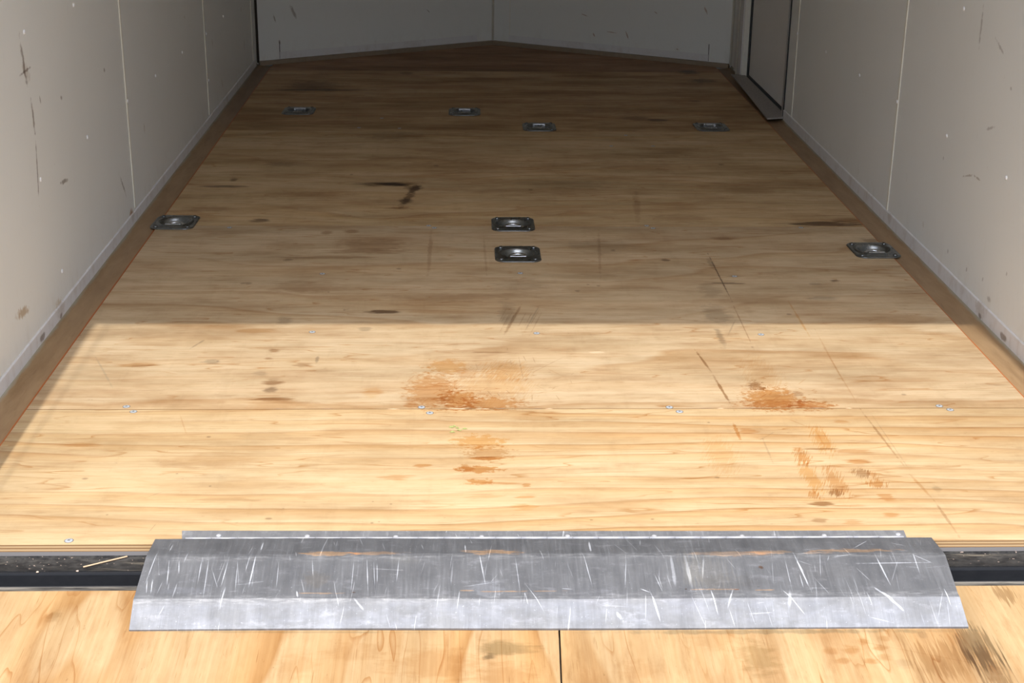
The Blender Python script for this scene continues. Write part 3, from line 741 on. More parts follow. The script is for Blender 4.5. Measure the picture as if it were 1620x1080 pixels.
def near(lst, y0, y1): return [m for m in lst if y0-.03-m[5] < m[2] < y1+.03+m[5] or (m[0] == 'L' and y0-m[4] < m[2] < y1+m[4])]

W_RGB = (.79, .795, .755)
def wm(lst, special=(), k=1.):
    out = []
    for i, m in enumerate(lst):
        y, z, a, hl, hw = m
        c = (.28, .22, .18) if hw < .009 else (.60, .52, .44)
        c = special[i] if i in special else c
        out.append(('L' if hl > .03 else 'F', y, z, a, hl, hw, c, .9 if i in special else k*(.75 if hw < .009 else .45)))
    return out
M = {}
M['wall_left'] = paint('white_wall_paint_left', W_RGB, wm(LEFT_MARKS, {8: (.45, .24, .12), 6: (.62, .48, .34), 7: (.75, .65, .52)}))
M['wall_right'] = paint('white_wall_paint_right', W_RGB, wm(RIGHT_MARKS, {0: (.38, .2, .1), 2: (.6, .1, .1), 3: (.6, .1, .1), 9: (.6, .55, .5), 10: (.6, .55, .5)}, .6))
M['front_l'] = paint('white_front_paint_left', W_RGB, [('F', m[1], m[2], m[3], m[4]*1.3, m[5], (.4, .33, .27), .7) for m in FRONT_MARKS if m[0] < 0], 'y')
M['front_r'] = paint('white_front_paint_right', W_RGB, [('F', m[1], m[2], m[3], m[4]*1.3, m[5], (.5, .3, .2), .7) for m in FRONT_MARKS if m[0] > 0], 'y')
M['white'] = paint('white_trim_paint', (.70, .685, .66), None, 'x', .2)
M['door'] = paint('door_paint', (.80, .78, .74), None, 'x', .1)
M['cream'] = plain('cream_seam_strip', (.80, .77, .66), .45, .2)
M['base'] = paint('white_baseboard_paint', (.74, .73, .72), wm([m for m in LEFT_MARKS if m[1] < .05], {}) , 'x', .5)
M['screw_white'] = plain('white_painted_screw', (.85, .85, .85), .3, .05)
M['zinc'] = plain('zinc_screw', (.40, .425, .45), .5, .3, 200.)
M['recess'] = plain('dark_recess', (.09, .08, .07), .6, .1)
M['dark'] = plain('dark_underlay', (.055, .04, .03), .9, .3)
M['gasket'] = plain('black_rubber', (.02, .022, .025), .6, .2)
M['rivet'] = metal('bright_rivet', (.55, .55, .57), .5, .2, .4)
M['ring'] = metal('galvanised_ring', (.55, .56, .57), .28, .35, 1., 90.)
M['pan'] = metal('galvanised_pan', (.27, .285, .29), .30, .5, 1., 70.)
M['alu_thin'] = metal('aluminium_trim', (.62, .62, .62), .4, .3)
M['ceil'] = paint('ceiling_paint', (.5, .49, .47), None, 'y', .1)
M['ground'] = plain('pale_concrete', (.20, .195, .185), .9, .4, 3.)
M['frame'] = plain('white_enamel_frame', (.75, .75, .75), .4, .1)
M['cable'] = metal('steel_cable', (.4, .4, .4), .4)
M['straw'] = plain('dry_straw', (.62, .42, .26), .7, .2, 300.)
M['leaf'] = plain('dry_leaf', (.34, .36, .12), .7, .5, 300.)
M['chip'] = plain('wood_crumb', (.70, .52, .40), .8, .3, 300.)

def strip_mat():
    s = NT('brown_floor_edge'); x, y, z = s.sep(s.P); ax = s.math('ABSOLUTE', x)
    n = s.noise(s.P, (30, 5, 30), 4, .65); n2 = s.noise(s.P, (90, 18, 90), 3, .6)
    col = s.mix(s.mr(n, .35, .68), (.35, .225, .115), (.26, .155, .072))
    col = s.mix(s.mr(n2, .6, .75, 0, .5), col, (.7, .62, .55), 'MULTIPLY')
    edge = s.mr(s.math('ADD', ax, s.math('MULTIPLY', s.math('SUBTRACT', n, .5), .006)), .9495, .9515, 1, 0)
    col = s.mix(edge, col, (.46, .13, .03))
    wallside = s.mr(s.math('ADD', ax, s.math('MULTIPLY', s.math('SUBTRACT', n2, .5), .01)), 1.001, 1.006)
    col = s.mix(wallside, col, (.33, .30, .22))
    s.bump(n2, .2, .002)
    return s.fin(col, .5)
M['strip'] = strip_mat()

def sill_mat():
    s = NT('black_steel'); x, y, z = s.sep(s.P)
    n = s.noise(s.P, (45, 90, 90), 5, .7); n2 = s.noise(s.P, (7, 60, 60), 4, .65); n3 = s.noise(s.P, (160, 200, 200), 2, .5)
    dusty = s.math('MULTIPLY', s.math('GREATER_THAN', z, -.0155), s.mr(y, -.058, -.02, .25, 1.))
    col = s.mix(s.mr(n, .3, .65, 0, .012), (.007, .0075, .009), (.3, .3, .3))
    col = s.mix(s.math('MULTIPLY', dusty, s.mr(n, .38, .66, .15, .8)), col, (.095, .09, .082))
    col = s.mix(s.math('MULTIPLY', dusty, s.mr(n2, .58, .70)), col, (.15, .13, .10))
    col = s.mix(s.math('MULTIPLY', dusty, s.mr(n3, .68, .72)), col, (.55, .42, .34))
    lip = s.math('LESS_THAN', z, -.0355)
    col = s.mix(s.math('MULTIPLY', lip, s.mr(n2, .4, .6, .2, 1)), col, (.20, .18, .15))
    edge = s.math('GREATER_THAN', y, -.0125)
    col = s.mix(edge, col, (.14, .14, .145))
    rough = s.math('ADD', .22, s.math('MULTIPLY', dusty, .45))
    return s.fin(col, rough, 0, .18)
M['sill'] = sill_mat()

def alu(name='scratched_aluminium', k=1.):
    s = NT(name); x, y, z = s.sep(s.P); flat = s.comb(x, y, 0.)
    a = s.noise(flat, (45, 6, 1), 5, .7); b = s.noise(flat, (260, 14, 1), 3, .65); c = s.noise(flat, (16, 18, 1), 4, .6); d = s.noise(flat, (300, 300, 1), 2, .6)
    col = s.mix(s.mr(c, .35, .65), tuple(c*k for c in (.172, .175, .182)), tuple(c*k for c in (.222, .225, .232)))
    col = s.mix(s.mr(a, .42, .7, 0, .8), col, (.74, .74, .75), 'MULTIPLY')
    col = s.mix(s.mr(b, .56, .76, 0, .5), col, (1.6, 1.6, 1.6), 'MULTIPLY')
    col = s.mix(s.mr(d, .66, .74, 0, .6), col, (2, 2, 2), 'MULTIPLY')
    for ang, sx, sy, th_, fo in ((.12, 210, 9, .70, .8), (-.22, 170, 11, .715, .7), (.45, 150, 12, .735, .6), (1.45, 170, 12, .735, .5)):
        q_ = s.t.nodes.new('ShaderNodeVectorRotate'); q_.rotation_type = 'Z_AXIS'; q_.inputs['Angle'].default_value = ang; s.put(q_.inputs['Vector'], flat)
        n_ = s.noise(q_.outputs[0], (sx, sy, 1), 2, .5, (ang*40, 3, 0))
        col = s.mix(s.mr(n_, th_, th_+.03, 0, fo), col, (2.3, 2.3, 2.3), 'MULTIPLY')
    near_bend = s.math('MAXIMUM', s.mr(s.math('ABSOLUTE', s.math('ADD', y, .060)), .002, .009, 1, 0), s.mr(s.math('ABSOLUTE', s.math('ADD', y, .140)), .002, .010, 1, 0))
    col = s.mix(s.math('MULTIPLY', near_bend, s.mr(s.noise(flat, (30, 200, 1), 4, .7, (8, 8, 0)), .45, .62, 0, .6)), col, (1.9, 1.88, 1.82), 'MULTIPLY')
    scuff_sheen = s.math('MULTIPLY', s.mr(y, -.150, -.142, 1, 0), s.mr(s.noise(flat, (14, 30, 1), 4, .65, (3, 9, 0)), .40, .62, .1, .9))  # scuff haze that also paints in the lowest fold's reflected brightness
    col = s.mix(scuff_sheen, col, (1.32, 1.35, 1.42), 'MULTIPLY')
    bl = s.noise(flat, (22, 60, 1), 4, .7, (4, 4, 0))
    col = s.mix(s.mr(bl, .56, .72, 0, .5), col, (1.8, 1.8, 1.82), 'MULTIPLY')
    no = {'S': s.noise(flat, (50, 260, 1), 3, .6), 'F': s.noise(flat, (90, 140, 1), 3, .6), 'L': s.noise(flat, (120, 40, 1), 2, .6), 'B': s.noise(flat, (330, 25, 1), 3, .6)}
    col, tot = add_marks(s, flat, col, FLAP_MARKS, no, {'S': (2.6, .3), 'F': (1.8, .5), 'L': (1.2, .5), 'B': (3., .4)})
    r = s.mr(b, .35, .7, .50, .62)
    met = s.math('SUBTRACT', .62, s.math('MULTIPLY', tot, .45))
    s.bump(s.math('ADD', b, s.math('MULTIPLY', bl, .8)), .25, .0006)
    return s.fin(col, r, met)
_r = random.Random(8)
for _ in range(70):
    FLAP_MARKS.append(('L', _r.uniform(-.59, .57), _r.uniform(-.175, -.01), math.pi/2+_r.gauss(0, .25) if _r.random() < .85 else _r.uniform(-.3, .3), _r.uniform(.006, .030), _r.uniform(.0005, .0009), (2.0, 2.0, 2.02), _r.uniform(.25, .7)))
M['alu'] = alu(); M['alu_leaf'] = alu('dull_aluminium_leaf', 1.7)

# ------------------------------------------------------------------ mesh helpers
def link(name, me, mat, parent=None, smooth=False, **p):
    o = bpy.data.objects.new(name, me); COL.objects.link(o)
    if mat: me.materials.append(mat)
    if parent: o.parent = parent
    if smooth:
        for f in me.polygons: f.use_smooth = True
    for k, v in p.items(): o[k] = v
    return o
def mesh(name, verts, faces):
    me = bpy.data.meshes.new(name); me.from_pydata([tuple(v) for v in verts], [], faces)
    bm = bmesh.new(); bm.from_mesh(me); bmesh.ops.remove_doubles(bm, verts=bm.verts, dist=1e-6)
    bmesh.ops.recalc_face_normals(bm, faces=bm.faces); bm.to_mesh(me); bm.free(); me.update(); return me
def box(name, x0, x1, y0, y1, z0, z1, mat, parent=None, bev=0., **p):
    bm = bmesh.new(); bmesh.ops.create_cube(bm, size=1)
    for v in bm.verts: v.co = Vector(((x0+x1)/2+v.co.x*(x1-x0), (y0+y1)/2+v.co.y*(y1-y0), (z0+z1)/2+v.co.z*(z1-z0)))
    if bev: bmesh.ops.bevel(bm, geom=list(bm.edges), offset=bev, segments=2, profile=.5, affect='EDGES')
    me = bpy.data.meshes.new(name); bm.to_mesh(me); bm.free()
    return link(name, me, mat, parent, **p)
def prism(name, poly, z0, z1, mat, parent=None, bev=0., **p):
    n = len(poly)
    me = mesh(name, [(x, y, z0) for x, y in poly]+[(x, y, z1) for x, y in poly],
              [tuple(range(n))[::-1], tuple(range(n, 2*n))]+[(i, (i+1) % n, (i+1) % n+n, i+n) for i in range(n)])
    if bev:
        bm = bmesh.new(); bm.from_mesh(me); bmesh.ops.bevel(bm, geom=list(bm.edges), offset=bev, segments=2, affect='EDGES'); bm.to_mesh(me); bm.free()
    return link(name, me, mat, parent, **p)
def extrude_x(name, prof, x0, x1, mat, parent=None, **p):
    """closed (y, z) profile swept along x; x0/x1 may be lists with one value per profile point"""
    n = len(prof); a = x0 if isinstance(x0, list) else [x0]*n; b = x1 if isinstance(x1, list) else [x1]*n
    me = mesh(name, [(a[i], *prof[i]) for i in range(n)]+[(b[i], *prof[i]) for i in range(n)],
              [tuple(range(n)), tuple(range(n, 2*n))[::-1]]+[(i, (i+1) % n, (i+1) % n+n, i+n) for i in range(n)])
    return link(name, me, mat, parent, **p)
def wallbox(name, p0, p1, z0, z1, t, mat, parent=None, **p):
    """upright slab from p0 to p1 with thickness t to the left of the direction p0->p1"""
    a, b = Vector(p0), Vector(p1); d = (b-a).normalized(); nrm = Vector((-d.y, d.x))*t
    return prism(name, [tuple(a), tuple(b), tuple(b+nrm), tuple(a+nrm)], z0, z1, mat, parent, **p)
def sheet_holes(name, x0, x1, y0, y1, z0, z1, holes, mat, parent):
    hs_ = [h for h in holes if h[0] > x0-1e-3 and h[1] < x1+1e-3 and y0 < h[2] and h[3] < y1]
    xs = sorted({x0, x1, *[c for h in hs_ for c in h[:2]]}); ys = sorted({y0, y1, *[c for h in hs_ for c in h[2:]]})
    xs = [x for x in xs if x0 <= x <= x1]
    inside = lambda i, j: any(h[0] <= (xs[i]+xs[i+1])/2 <= h[1] and h[2] <= (ys[j]+ys[j+1])/2 <= h[3] for h in hs_)
    solid = {(i, j) for i in range(len(xs)-1) for j in range(len(ys)-1) if not inside(i, j)}
    V, Fc = [], []
    def q(*p): k = len(V); V.extend(p); Fc.append(tuple(range(k, k+4)))
    for i, j in solid:
        a, b, c, d = xs[i], xs[i+1], ys[j], ys[j+1]
        q((a, c, z1), (b, c, z1), (b, d, z1), (a, d, z1)); q((a, c, z0), (a, d, z0), (b, d, z0), (b, c, z0))
        if (i-1, j) not in solid: q((a, c, z0), (a, c, z1), (a, d, z1), (a, d, z0))
        if (i+1, j) not in solid: q((b, c, z0), (b, d, z0), (b, d, z1), (b, c, z1))
        if (i, j-1) not in solid: q((a, c, z0), (b, c, z0), (b, c, z1), (a, c, z1))
        if (i, j+1) not in solid: q((a, d, z0), (a, d, z1), (b, d, z1), (b, d, z0))
    return link(name, mesh(name, V, Fc), mat, parent)
def empty(name, loc, rz=0., **p):
    o = bpy.data.objects.new(name, None); COL.objects.link(o); o.location = loc; o.rotation_euler = (0, 0, rz); o.empty_display_size = .05
    for k, v in p.items(): o[k] = v
    return o
def copy_tree(o, parent=None):
    c = o.copy(); COL.objects.link(c); c.parent = parent
    for ch in [k for k in o.children]: copy_tree(ch, c)
    return c
def revolve(name, prof, n=20):
    V, Fc = [], []
    for r, z in prof:
        for k in range(n): V.append((r*math.cos(2*math.pi*k/n), r*math.sin(2*math.pi*k/n), z))
    for i in range(len(prof)-1):
        for k in range(n): Fc.append((i*n+k, i*n+(k+1) % n, (i+1)*n+(k+1) % n, (i+1)*n+k))
    Fc.append(tuple(range(n))[::-1]); Fc.append(tuple(range((len(prof)-1)*n, len(prof)*n)))
    return mesh(name, V, Fc)
def tube(name, pts, r, n=10, closed=False):
    V, Fc = [], []; m = len(pts); P_ = [Vector(p) for p in pts]
    for i, p in enumerate(P_):
        t = (P_[(i+1) % m]-P_[i-1]) if closed else (P_[min(i+1, m-1)]-P_[max(i-1, 0)])
        t.normalize(); up = Vector((0, 0, 1)) if abs(t.z) < .9 else Vector((1, 0, 0))
        a = t.cross(up).normalized(); b = t.cross(a)
        for k in range(n): V.append(p+a*r*math.cos(2*math.pi*k/n)+b*r*math.sin(2*math.pi*k/n))
    for i in range(m if closed else m-1):
        j = (i+1) % m
        for k in range(n): Fc.append((i*n+k, i*n+(k+1) % n, j*n+(k+1) % n, j*n+k))
    if not closed: Fc.append(tuple(range(n))); Fc.append(tuple(range((m-1)*n, m*n))[::-1])
    return mesh(name, V, Fc)

def screw_mesh(r, h):
    """countersunk-look screw head with a cross recess; built facing +Z"""
    me = revolve('screw_head', [(r*.98, -.002), (r, h*.35), (r*.86, h*.8), (r*.5, h)], 20)
    return me
def cross_mesh(r, z, ring=0):
    w = r*.16; l = r*.55; t = .00012
    V, Fc = [], []
    for a, b in ((l, w), (w, l)):
        k = len(V); V += [(-a, -b, z), (a, -b, z), (a, b, z), (-a, b, z), (-a, -b, z+t), (a, -b, z+t), (a, b, z+t), (-a, b, z+t)]
        Fc += [tuple(k+i for i in f) for f in ((0, 1, 5, 4), (1, 2, 6, 5), (2, 3, 7, 6), (3, 0, 4, 7), (4, 5, 6, 7))]; t += .0001
    if ring:   # dark countersink around the head
        for i in range(20):
            a, b_ = 2*math.pi*i/20, 2*math.pi*(i+1)/20; k = len(V)
            V += [(ring*.98*math.cos(a), ring*.98*math.sin(a), .0002), (ring*1.16*math.cos(a), ring*1.16*math.sin(a), .0002), (ring*1.16*math.cos(b_), ring*1.16*math.sin(b_), .0002), (ring*.98*math.cos(b_), ring*.98*math.sin(b_), .0002)]
            Fc.append((k, k+1, k+2, k+3))
    me = bpy.data.meshes.new('cross'); me.from_pydata(V, [], Fc); return me

# ------------------------------------------------------------------ floor
EX = .945; WX = 1.01
floor = box('floor', -1.04, 1.04, -.01, 4.28, -.075, -.030, M['dark'], kind='structure')
PLATES = [  # x, y, half turn, turn, label
 (-.7316, 3.2945, 1, -.02, 'zinc floor tie-down plate farthest left in the dark front area of the trailer'),
 (-.1316, 3.2917, 1, .0, 'zinc tie-down plate near the centre line, farthest back under the front wall point'),
 (.1276, 3.0351, 1, .0, 'zinc tie-down plate far back just right of the centre line, nearer than its neighbour'),
 (.7302, 3.0452, 1, .03, 'zinc tie-down plate far right on the floor in front of the side door'),
 (-.9038, 1.8029, 0, -.03, 'grey tie-down plate overlapping the brown floor edge at the left wall'),
 (-.0027, 1.7919, 0, .0, 'farther of the two dark tie-down plates in the middle of the floor, on the seam'),
 (.0006, 1.5172, 0, .0, 'nearer of the two dark tie-down plates in the middle of the floor, in the shade'),
 (.9098, 1.5555, 0, .02, 'grey tie-down plate overlapping the brown floor edge at the right wall')]
HR = .0415
HOLES = [(x-HR, x+HR, y-HR, y+HR) for x, y, *_ in PLATES]
YS = [0, .527, 1.779, 2.974, 4.145]
G = .0014
TH = .012
sheets = []
specs = [dict(seed=2.3, ky=20, amp=2.2, dirt=.35, contrast=1.25),
         dict(seed=5.1, ky=5.5, amp=2.6, dirt=.5, contrast=.9, pale=(.64, .505, .335), warm=(.60, .44, .26)),
         dict(seed=8.4, ky=13, amp=4, dirt=.55, contrast=.8, fine=1.2, tint=(1.04, 1.02, .98)),
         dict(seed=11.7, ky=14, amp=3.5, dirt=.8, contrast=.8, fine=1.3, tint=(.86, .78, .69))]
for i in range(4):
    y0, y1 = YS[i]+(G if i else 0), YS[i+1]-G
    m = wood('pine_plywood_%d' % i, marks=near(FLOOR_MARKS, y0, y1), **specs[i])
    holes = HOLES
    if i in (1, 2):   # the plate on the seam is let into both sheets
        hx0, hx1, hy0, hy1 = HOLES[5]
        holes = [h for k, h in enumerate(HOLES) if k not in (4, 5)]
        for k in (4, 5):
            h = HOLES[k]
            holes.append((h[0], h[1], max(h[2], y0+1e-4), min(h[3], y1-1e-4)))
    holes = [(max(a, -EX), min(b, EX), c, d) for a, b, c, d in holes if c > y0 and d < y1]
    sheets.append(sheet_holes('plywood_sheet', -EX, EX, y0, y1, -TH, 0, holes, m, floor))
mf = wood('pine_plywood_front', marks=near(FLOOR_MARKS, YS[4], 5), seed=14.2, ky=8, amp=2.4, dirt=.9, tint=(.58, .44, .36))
sheets.append(prism('plywood_sheet', [(-EX, YS[4]+G), (EX, YS[4]+G), (EX, 4.283), (0, 4.850), (-EX, 4.283)], -TH, 0, mf, floor))
prism('underlay', [(-1.04, 4.2), (1.04, 4.2), (1.04, 4.29), (0, 4.94), (-1.04, 4.29)], -.075, -.0305, M['dark'], floor)
box('underlay', -1.0, 1.0, .03, 4.2, -.030, -TH, M['dark'], floor) if False else None
# joists the sheets lie on, seen only through the pan cut-outs
for y in (.02, .527, 1.36, 2.4, 2.974, 3.6, 4.145):
    box('joist', -1.0, 1.0, y-.012, y+.012, -.030, -TH, M['dark'], floor)

random.seed(4)
sm = screw_mesh(.0062, .0012); sm.materials.append(M['zinc']); cm = cross_mesh(.0044, .0011, .0062); cm.materials.append(M['recess'])
for f in sm.polygons: f.use_smooth = False
for x, y in FLOOR_SCREWS:
    par = sheets[max(i for i, yy in enumerate(YS) if y >= yy)]
    o = bpy.data.objects.new('screw', sm); COL.objects.link(o); o.parent = par; o.location = (x, y, 0); o.rotation_euler = (0, 0, random.random()*3)
    d = bpy.data.objects.new('screw_recess', cm); COL.objects.link(d); d.parent = par; d.location = (x, y, 0); d.rotation_euler = o.rotation_euler
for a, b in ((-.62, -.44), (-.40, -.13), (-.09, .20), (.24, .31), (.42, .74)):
    box('seam_dirt_shade', a, b, .5258, .5282, -.011, -.0010, M['dark'], sheets[1])  # dark strips colour in the tight gap's shade along with its dirt
# slivers broken from the sheet edge at the near seam
sl = []
Vs, Fs = [], []
for k in range(16):
    x = random.uniform(-.5, .7); l = random.uniform(.01, .05); w = random.uniform(.0008, .0022); y = .527+random.choice((-1, 1))*.0008
    b = len(Vs); Vs += [(x, y, .0002), (x+l, y, .0002), (x+l*.6, y+w*(1 if y > .527 else -1), .0003), (x+l*.5, y, .0012)]; Fs += [(b, b+1, b+2), (b, b+1, b+3), (b, b+2, b+3), (b+1, b+2, b+3)]
link('edge_splinters', mesh('edge_splinters', Vs, Fs), M['straw'], sheets[1], kind='stuff')

# brown edging between the plywood and the walls (gently dished up to the wall)
def edging(name, s, hole):
    prof = [(EX+.0006, -.0035), (.952, -.0030), (.965, -.0028), (.985, -.0022), (1.0, -.0005), (1.006, .004), (WX-.0005, .010)]
    ys = [0, 1.0, 2, 3, 4.24+.02]
    V, Fc = [], []
    n = len(prof)
    for y in ys:
        for x, z in prof: V.append((s*x, y, z))
        for x, z in prof: V.append((s*x, y, -.030))
    for j in range(len(ys)-1):
        for i in range(n-1):
            a = j*2*n+i; b = a+2*n
            Fc.append((a, a+1, b+1, b)); Fc.append((a+n, b+n, b+n+1, a+n+1))
        for i in (0, n-1):
            a = j*2*n+i; b = a+2*n; Fc.append((a, a+n, b+n, b))
    for j in (0, len(ys)-1):
        for i in range(n-1):
            a = j*2*n+i; Fc.append((a, a+1, a+1+n, a+n))
    return link(name, mesh(name, V, Fc), M['strip'], None, True, kind='structure', label='brown floor edging along the %s wall' % ('left' if s < 0 else 'right'))
edging('trim_1', -1, None); edging('trim_2', 1, None)

# ------------------------------------------------------------------ walls, ceiling
CZ = 2.06
wl = box('wall_left', -WX-.04, -WX, 0, 4.275, -.03, CZ, M['wall_left'], kind='structure')
wr = box('wall_right', WX, WX+.04, 0, 3.175, -.03, CZ, M['wall_right'], kind='structure')
# over and beyond the side door
box('wall_panel', WX, WX+.04, 3.176, 4.005, 1.86, CZ, M['wall_right'], wr)
box('wall_panel', WX, WX+.04, 4.006, 4.275, -.03, CZ, M['wall_right'], wr)
NOSE = (0, 4.89); CL = (-WX, 4.275); CR = (WX, 4.275)
wfl = wallbox('wall_front_left', NOSE, CL, -.03, CZ, -.04, M['front_l'], kind='structure')
wfr = wallbox('wall_front_right', CR, NOSE, -.03, CZ, -.04, M['front_r'], kind='structure')
ceiling = prism('ceiling', [(-WX-.04, -.02), (WX+.04, -.02), (WX+.04, 4.29), (0, 4.95), (-WX-.04, 4.29)], CZ+.001, CZ+.05, M['ceil'], kind='structure')
# rear door frame: the header and the posts that throw the shade edges
box('trim_7', -1.05, 1.05, -.08, 0, HEADER_Z, CZ, M['frame'], bev=.003, kind='structure', label='white header over the rear opening')
box('trim_8', -1.05, -.914, -.08, 0, -.035, HEADER_Z-.001, M['frame'], bev=.003, kind='structure', label='left post of the rear opening')
box('trim_9', 1.004, 1.05, -.08, 0, -.035, HEADER_Z-.001, M['frame'], bev=.003, kind='structure', label='right post of the rear opening')

# baseboards, a thin painted kick strip with a bevelled top
def board(name, s, y0, y1, h):
    prof = [(0, .004), (.0035, .004), (.0035, h-.002), (.0015, h), (0, h)]
    V = [(s*(WX-a), y, z) for y in (y0, y1) for a, z in prof]; n = len(prof)
    Fc = [tuple(range(n)), tuple(range(n, 2*n))]+[(i, (i+1) % n, (i+1) % n+n, i+n) for i in range(n)]
    return link(name, mesh(name, V, Fc), M['base'], None, kind='structure')
board('baseboard_left', -1, .0, 4.22, .034); board('baseboard_right', 1, .0, 3.17, .040)
def on_front(side, x):
    return (x, NOSE[1]+(CL[1]-NOSE[1])*abs(x)/WX)
def off(p, d, side):
    # inward offset from a nose wall
    a = Vector((side*(NOSE[1]-CL[1]), -WX)).normalized()   # inward normal for the wall on this side
    a = Vector((-side*(NOSE[1]-CL[1]), -WX)).normalized()
    return (p[0]+a.x*d, p[1]+a.y*d)
for nm, sd in (('baseboard_front_left', -1), ('baseboard_front_right', 1)):
    a, b = on_front(sd, sd*.92), on_front(sd, sd*.075)
    prism(nm, [a, b, off(b, .003, sd), off(a, .003, sd)], .0165, .045, M['base'], None, kind='structure')
for i, sd in ((3, -1), (4, 1)):
    a, b = on_front(sd, sd*1.006), on_front(sd, 0)
    prism('trim_%d' % i, [a, b, off(b, .020, sd) if False else (0, b[1]-.024), off(a, .020, sd)], -.002, .015, plain('grey_brown_foot_%d' % i, (.30, .23, .16), .7, .4), None, kind='structure', label='brown foot strip under the %s front panel' % ('left' if sd < 0 else 'right'))

# cover strips over the panel joints
def seam_strip(s, y, par, w=.006, t=.0025):
    x = s*WX; box('seam_strip', min(x, x-s*t), max(x, x-s*t), y-w, y+w, .040, CZ-.002, M['cream'], par, bev=.0006)
for y in (.59, 1.812, 3.03, 4.15): seam_strip(-1, y, wl, .0055 if y < 2 else .004)
for y in (.59, 1.806, 3.043): seam_strip(1, y, wr, .0055 if y < 2 else .004)
# joint in the nose and corner beads
tubem = tube('nose_joint', [(0, NOSE[1]-.003, .01), (0, NOSE[1]-.003, 1.0), (0, NOSE[1]-.003, CZ)], .0045, 8)
link('corner_bead', tubem, M['cream'], wfl, True)
link('corner_bead', tube('corner_joint', [(-WX+.004, CL[1]-.004, .01), (-WX+.004, CL[1]-.004, CZ)], .006, 8), M['dark'], wl, True)
link('corner_bead', tube('corner_joint', [(WX-.004, CR[1]-.006, .01), (WX-.004, CR[1]-.006, CZ)], .005, 8), M['cream'], wfr, True)
for sd, xx, par in ((-1, -.92, wfl), (1, .078, wfr), (1, .92, wfr)):
    a, b = on_front(sd, xx-.0012), on_front(sd, xx+.0012)
    prism('panel_joint', [a, b, off(b, .0008, sd), off(a, .0008, sd)], .045 if abs(xx) < .5 else .0165, 1.2 if abs(xx) < .5 else .09, M['dark'] if abs(xx) > .5 else M['cream'], par)

# painted screw heads along the studs
wsm = revolve('wall_screw', [(.0052, -.001), (.0052, .001), (.004, .0022), (.0018, .0026)], 14); wsm.materials.append(M['screw_white'])
for f in wsm.polygons: f.use_smooth = True
for s, lst, par in ((-1, LEFT_SCREWS, wl), (1, RIGHT_SCREWS, wr)):
    for y, z in lst:
        o = bpy.data.objects.new('screw', wsm); COL.objects.link(o); o.parent = par
        o.location = (s*(WX+.0001-(.0025 if abs(y-1.81) < .03 or abs(y-3.045) < .03 else 0)), y, z); o.rotation_euler = (0, -s*math.pi/2, 0)

# ------------------------------------------------------------------ side door
door = box('door_1', WX+.022, WX+.045, 3.212, 3.978, .020, 1.84, M['door'], bev=.002, kind='structure')
GX0, GX1 = WX+.004, WX+.024
for a, b, c, d in ((3.975, 3.996, .004, 1.86), (3.196, 3.214, .004, 1.86)): box('gasket', GX0+.012, GX1+.015, a, b, c, d, M['gasket'], door)
box('gasket', GX0+.012, GX1+.015, 3.214, 3.975, .002, .021, M['gasket'], door)
box('gasket', GX0+.012, GX1+.015, 3.214, 3.975, 1.839, 1.86, M['gasket'], door)
box('gasket', WX-.0045, WX-.0005, 3.1655, 3.1725, .0, 1.862, M['gasket'], door)
box('door_frame', WX-.004, WX+.040, 3.178, 3.197, .0, 1.862, M['alu_thin'], door, bev=.001)
box('door_frame', WX-.006, WX+.040, 3.996, 4.004, .0, 1.862, M['cream'], door, bev=.001)
box('door_frame', WX-.010, WX-.0005, 4.006, 4.075, .0, 1.9, M['white'], door, bev=.002)
box('door_frame', WX-.004, WX-.0005, 4.088, 4.19, .0, 1.9, M['white'], door, bev=.001)
link('door_frame', tube('edge_bead', [(WX-.012, 4.082, .0), (WX-.012, 4.082, 1.9)], .004, 8), M['cream'], door, True)
# grey checkered threshold, lifted a little at the near end
th = prism('threshold', [(.967, 4.02), (.957, 3.60), (.944, 3.135), (1.004, 3.150), (WX+.012, 3.20), (WX+.012, 4.00)], .0105, .0165, plain('grey_tread', (.34, .31, .275), .75, .7, 160., (.55, .52, .5)), door, bev=.001)

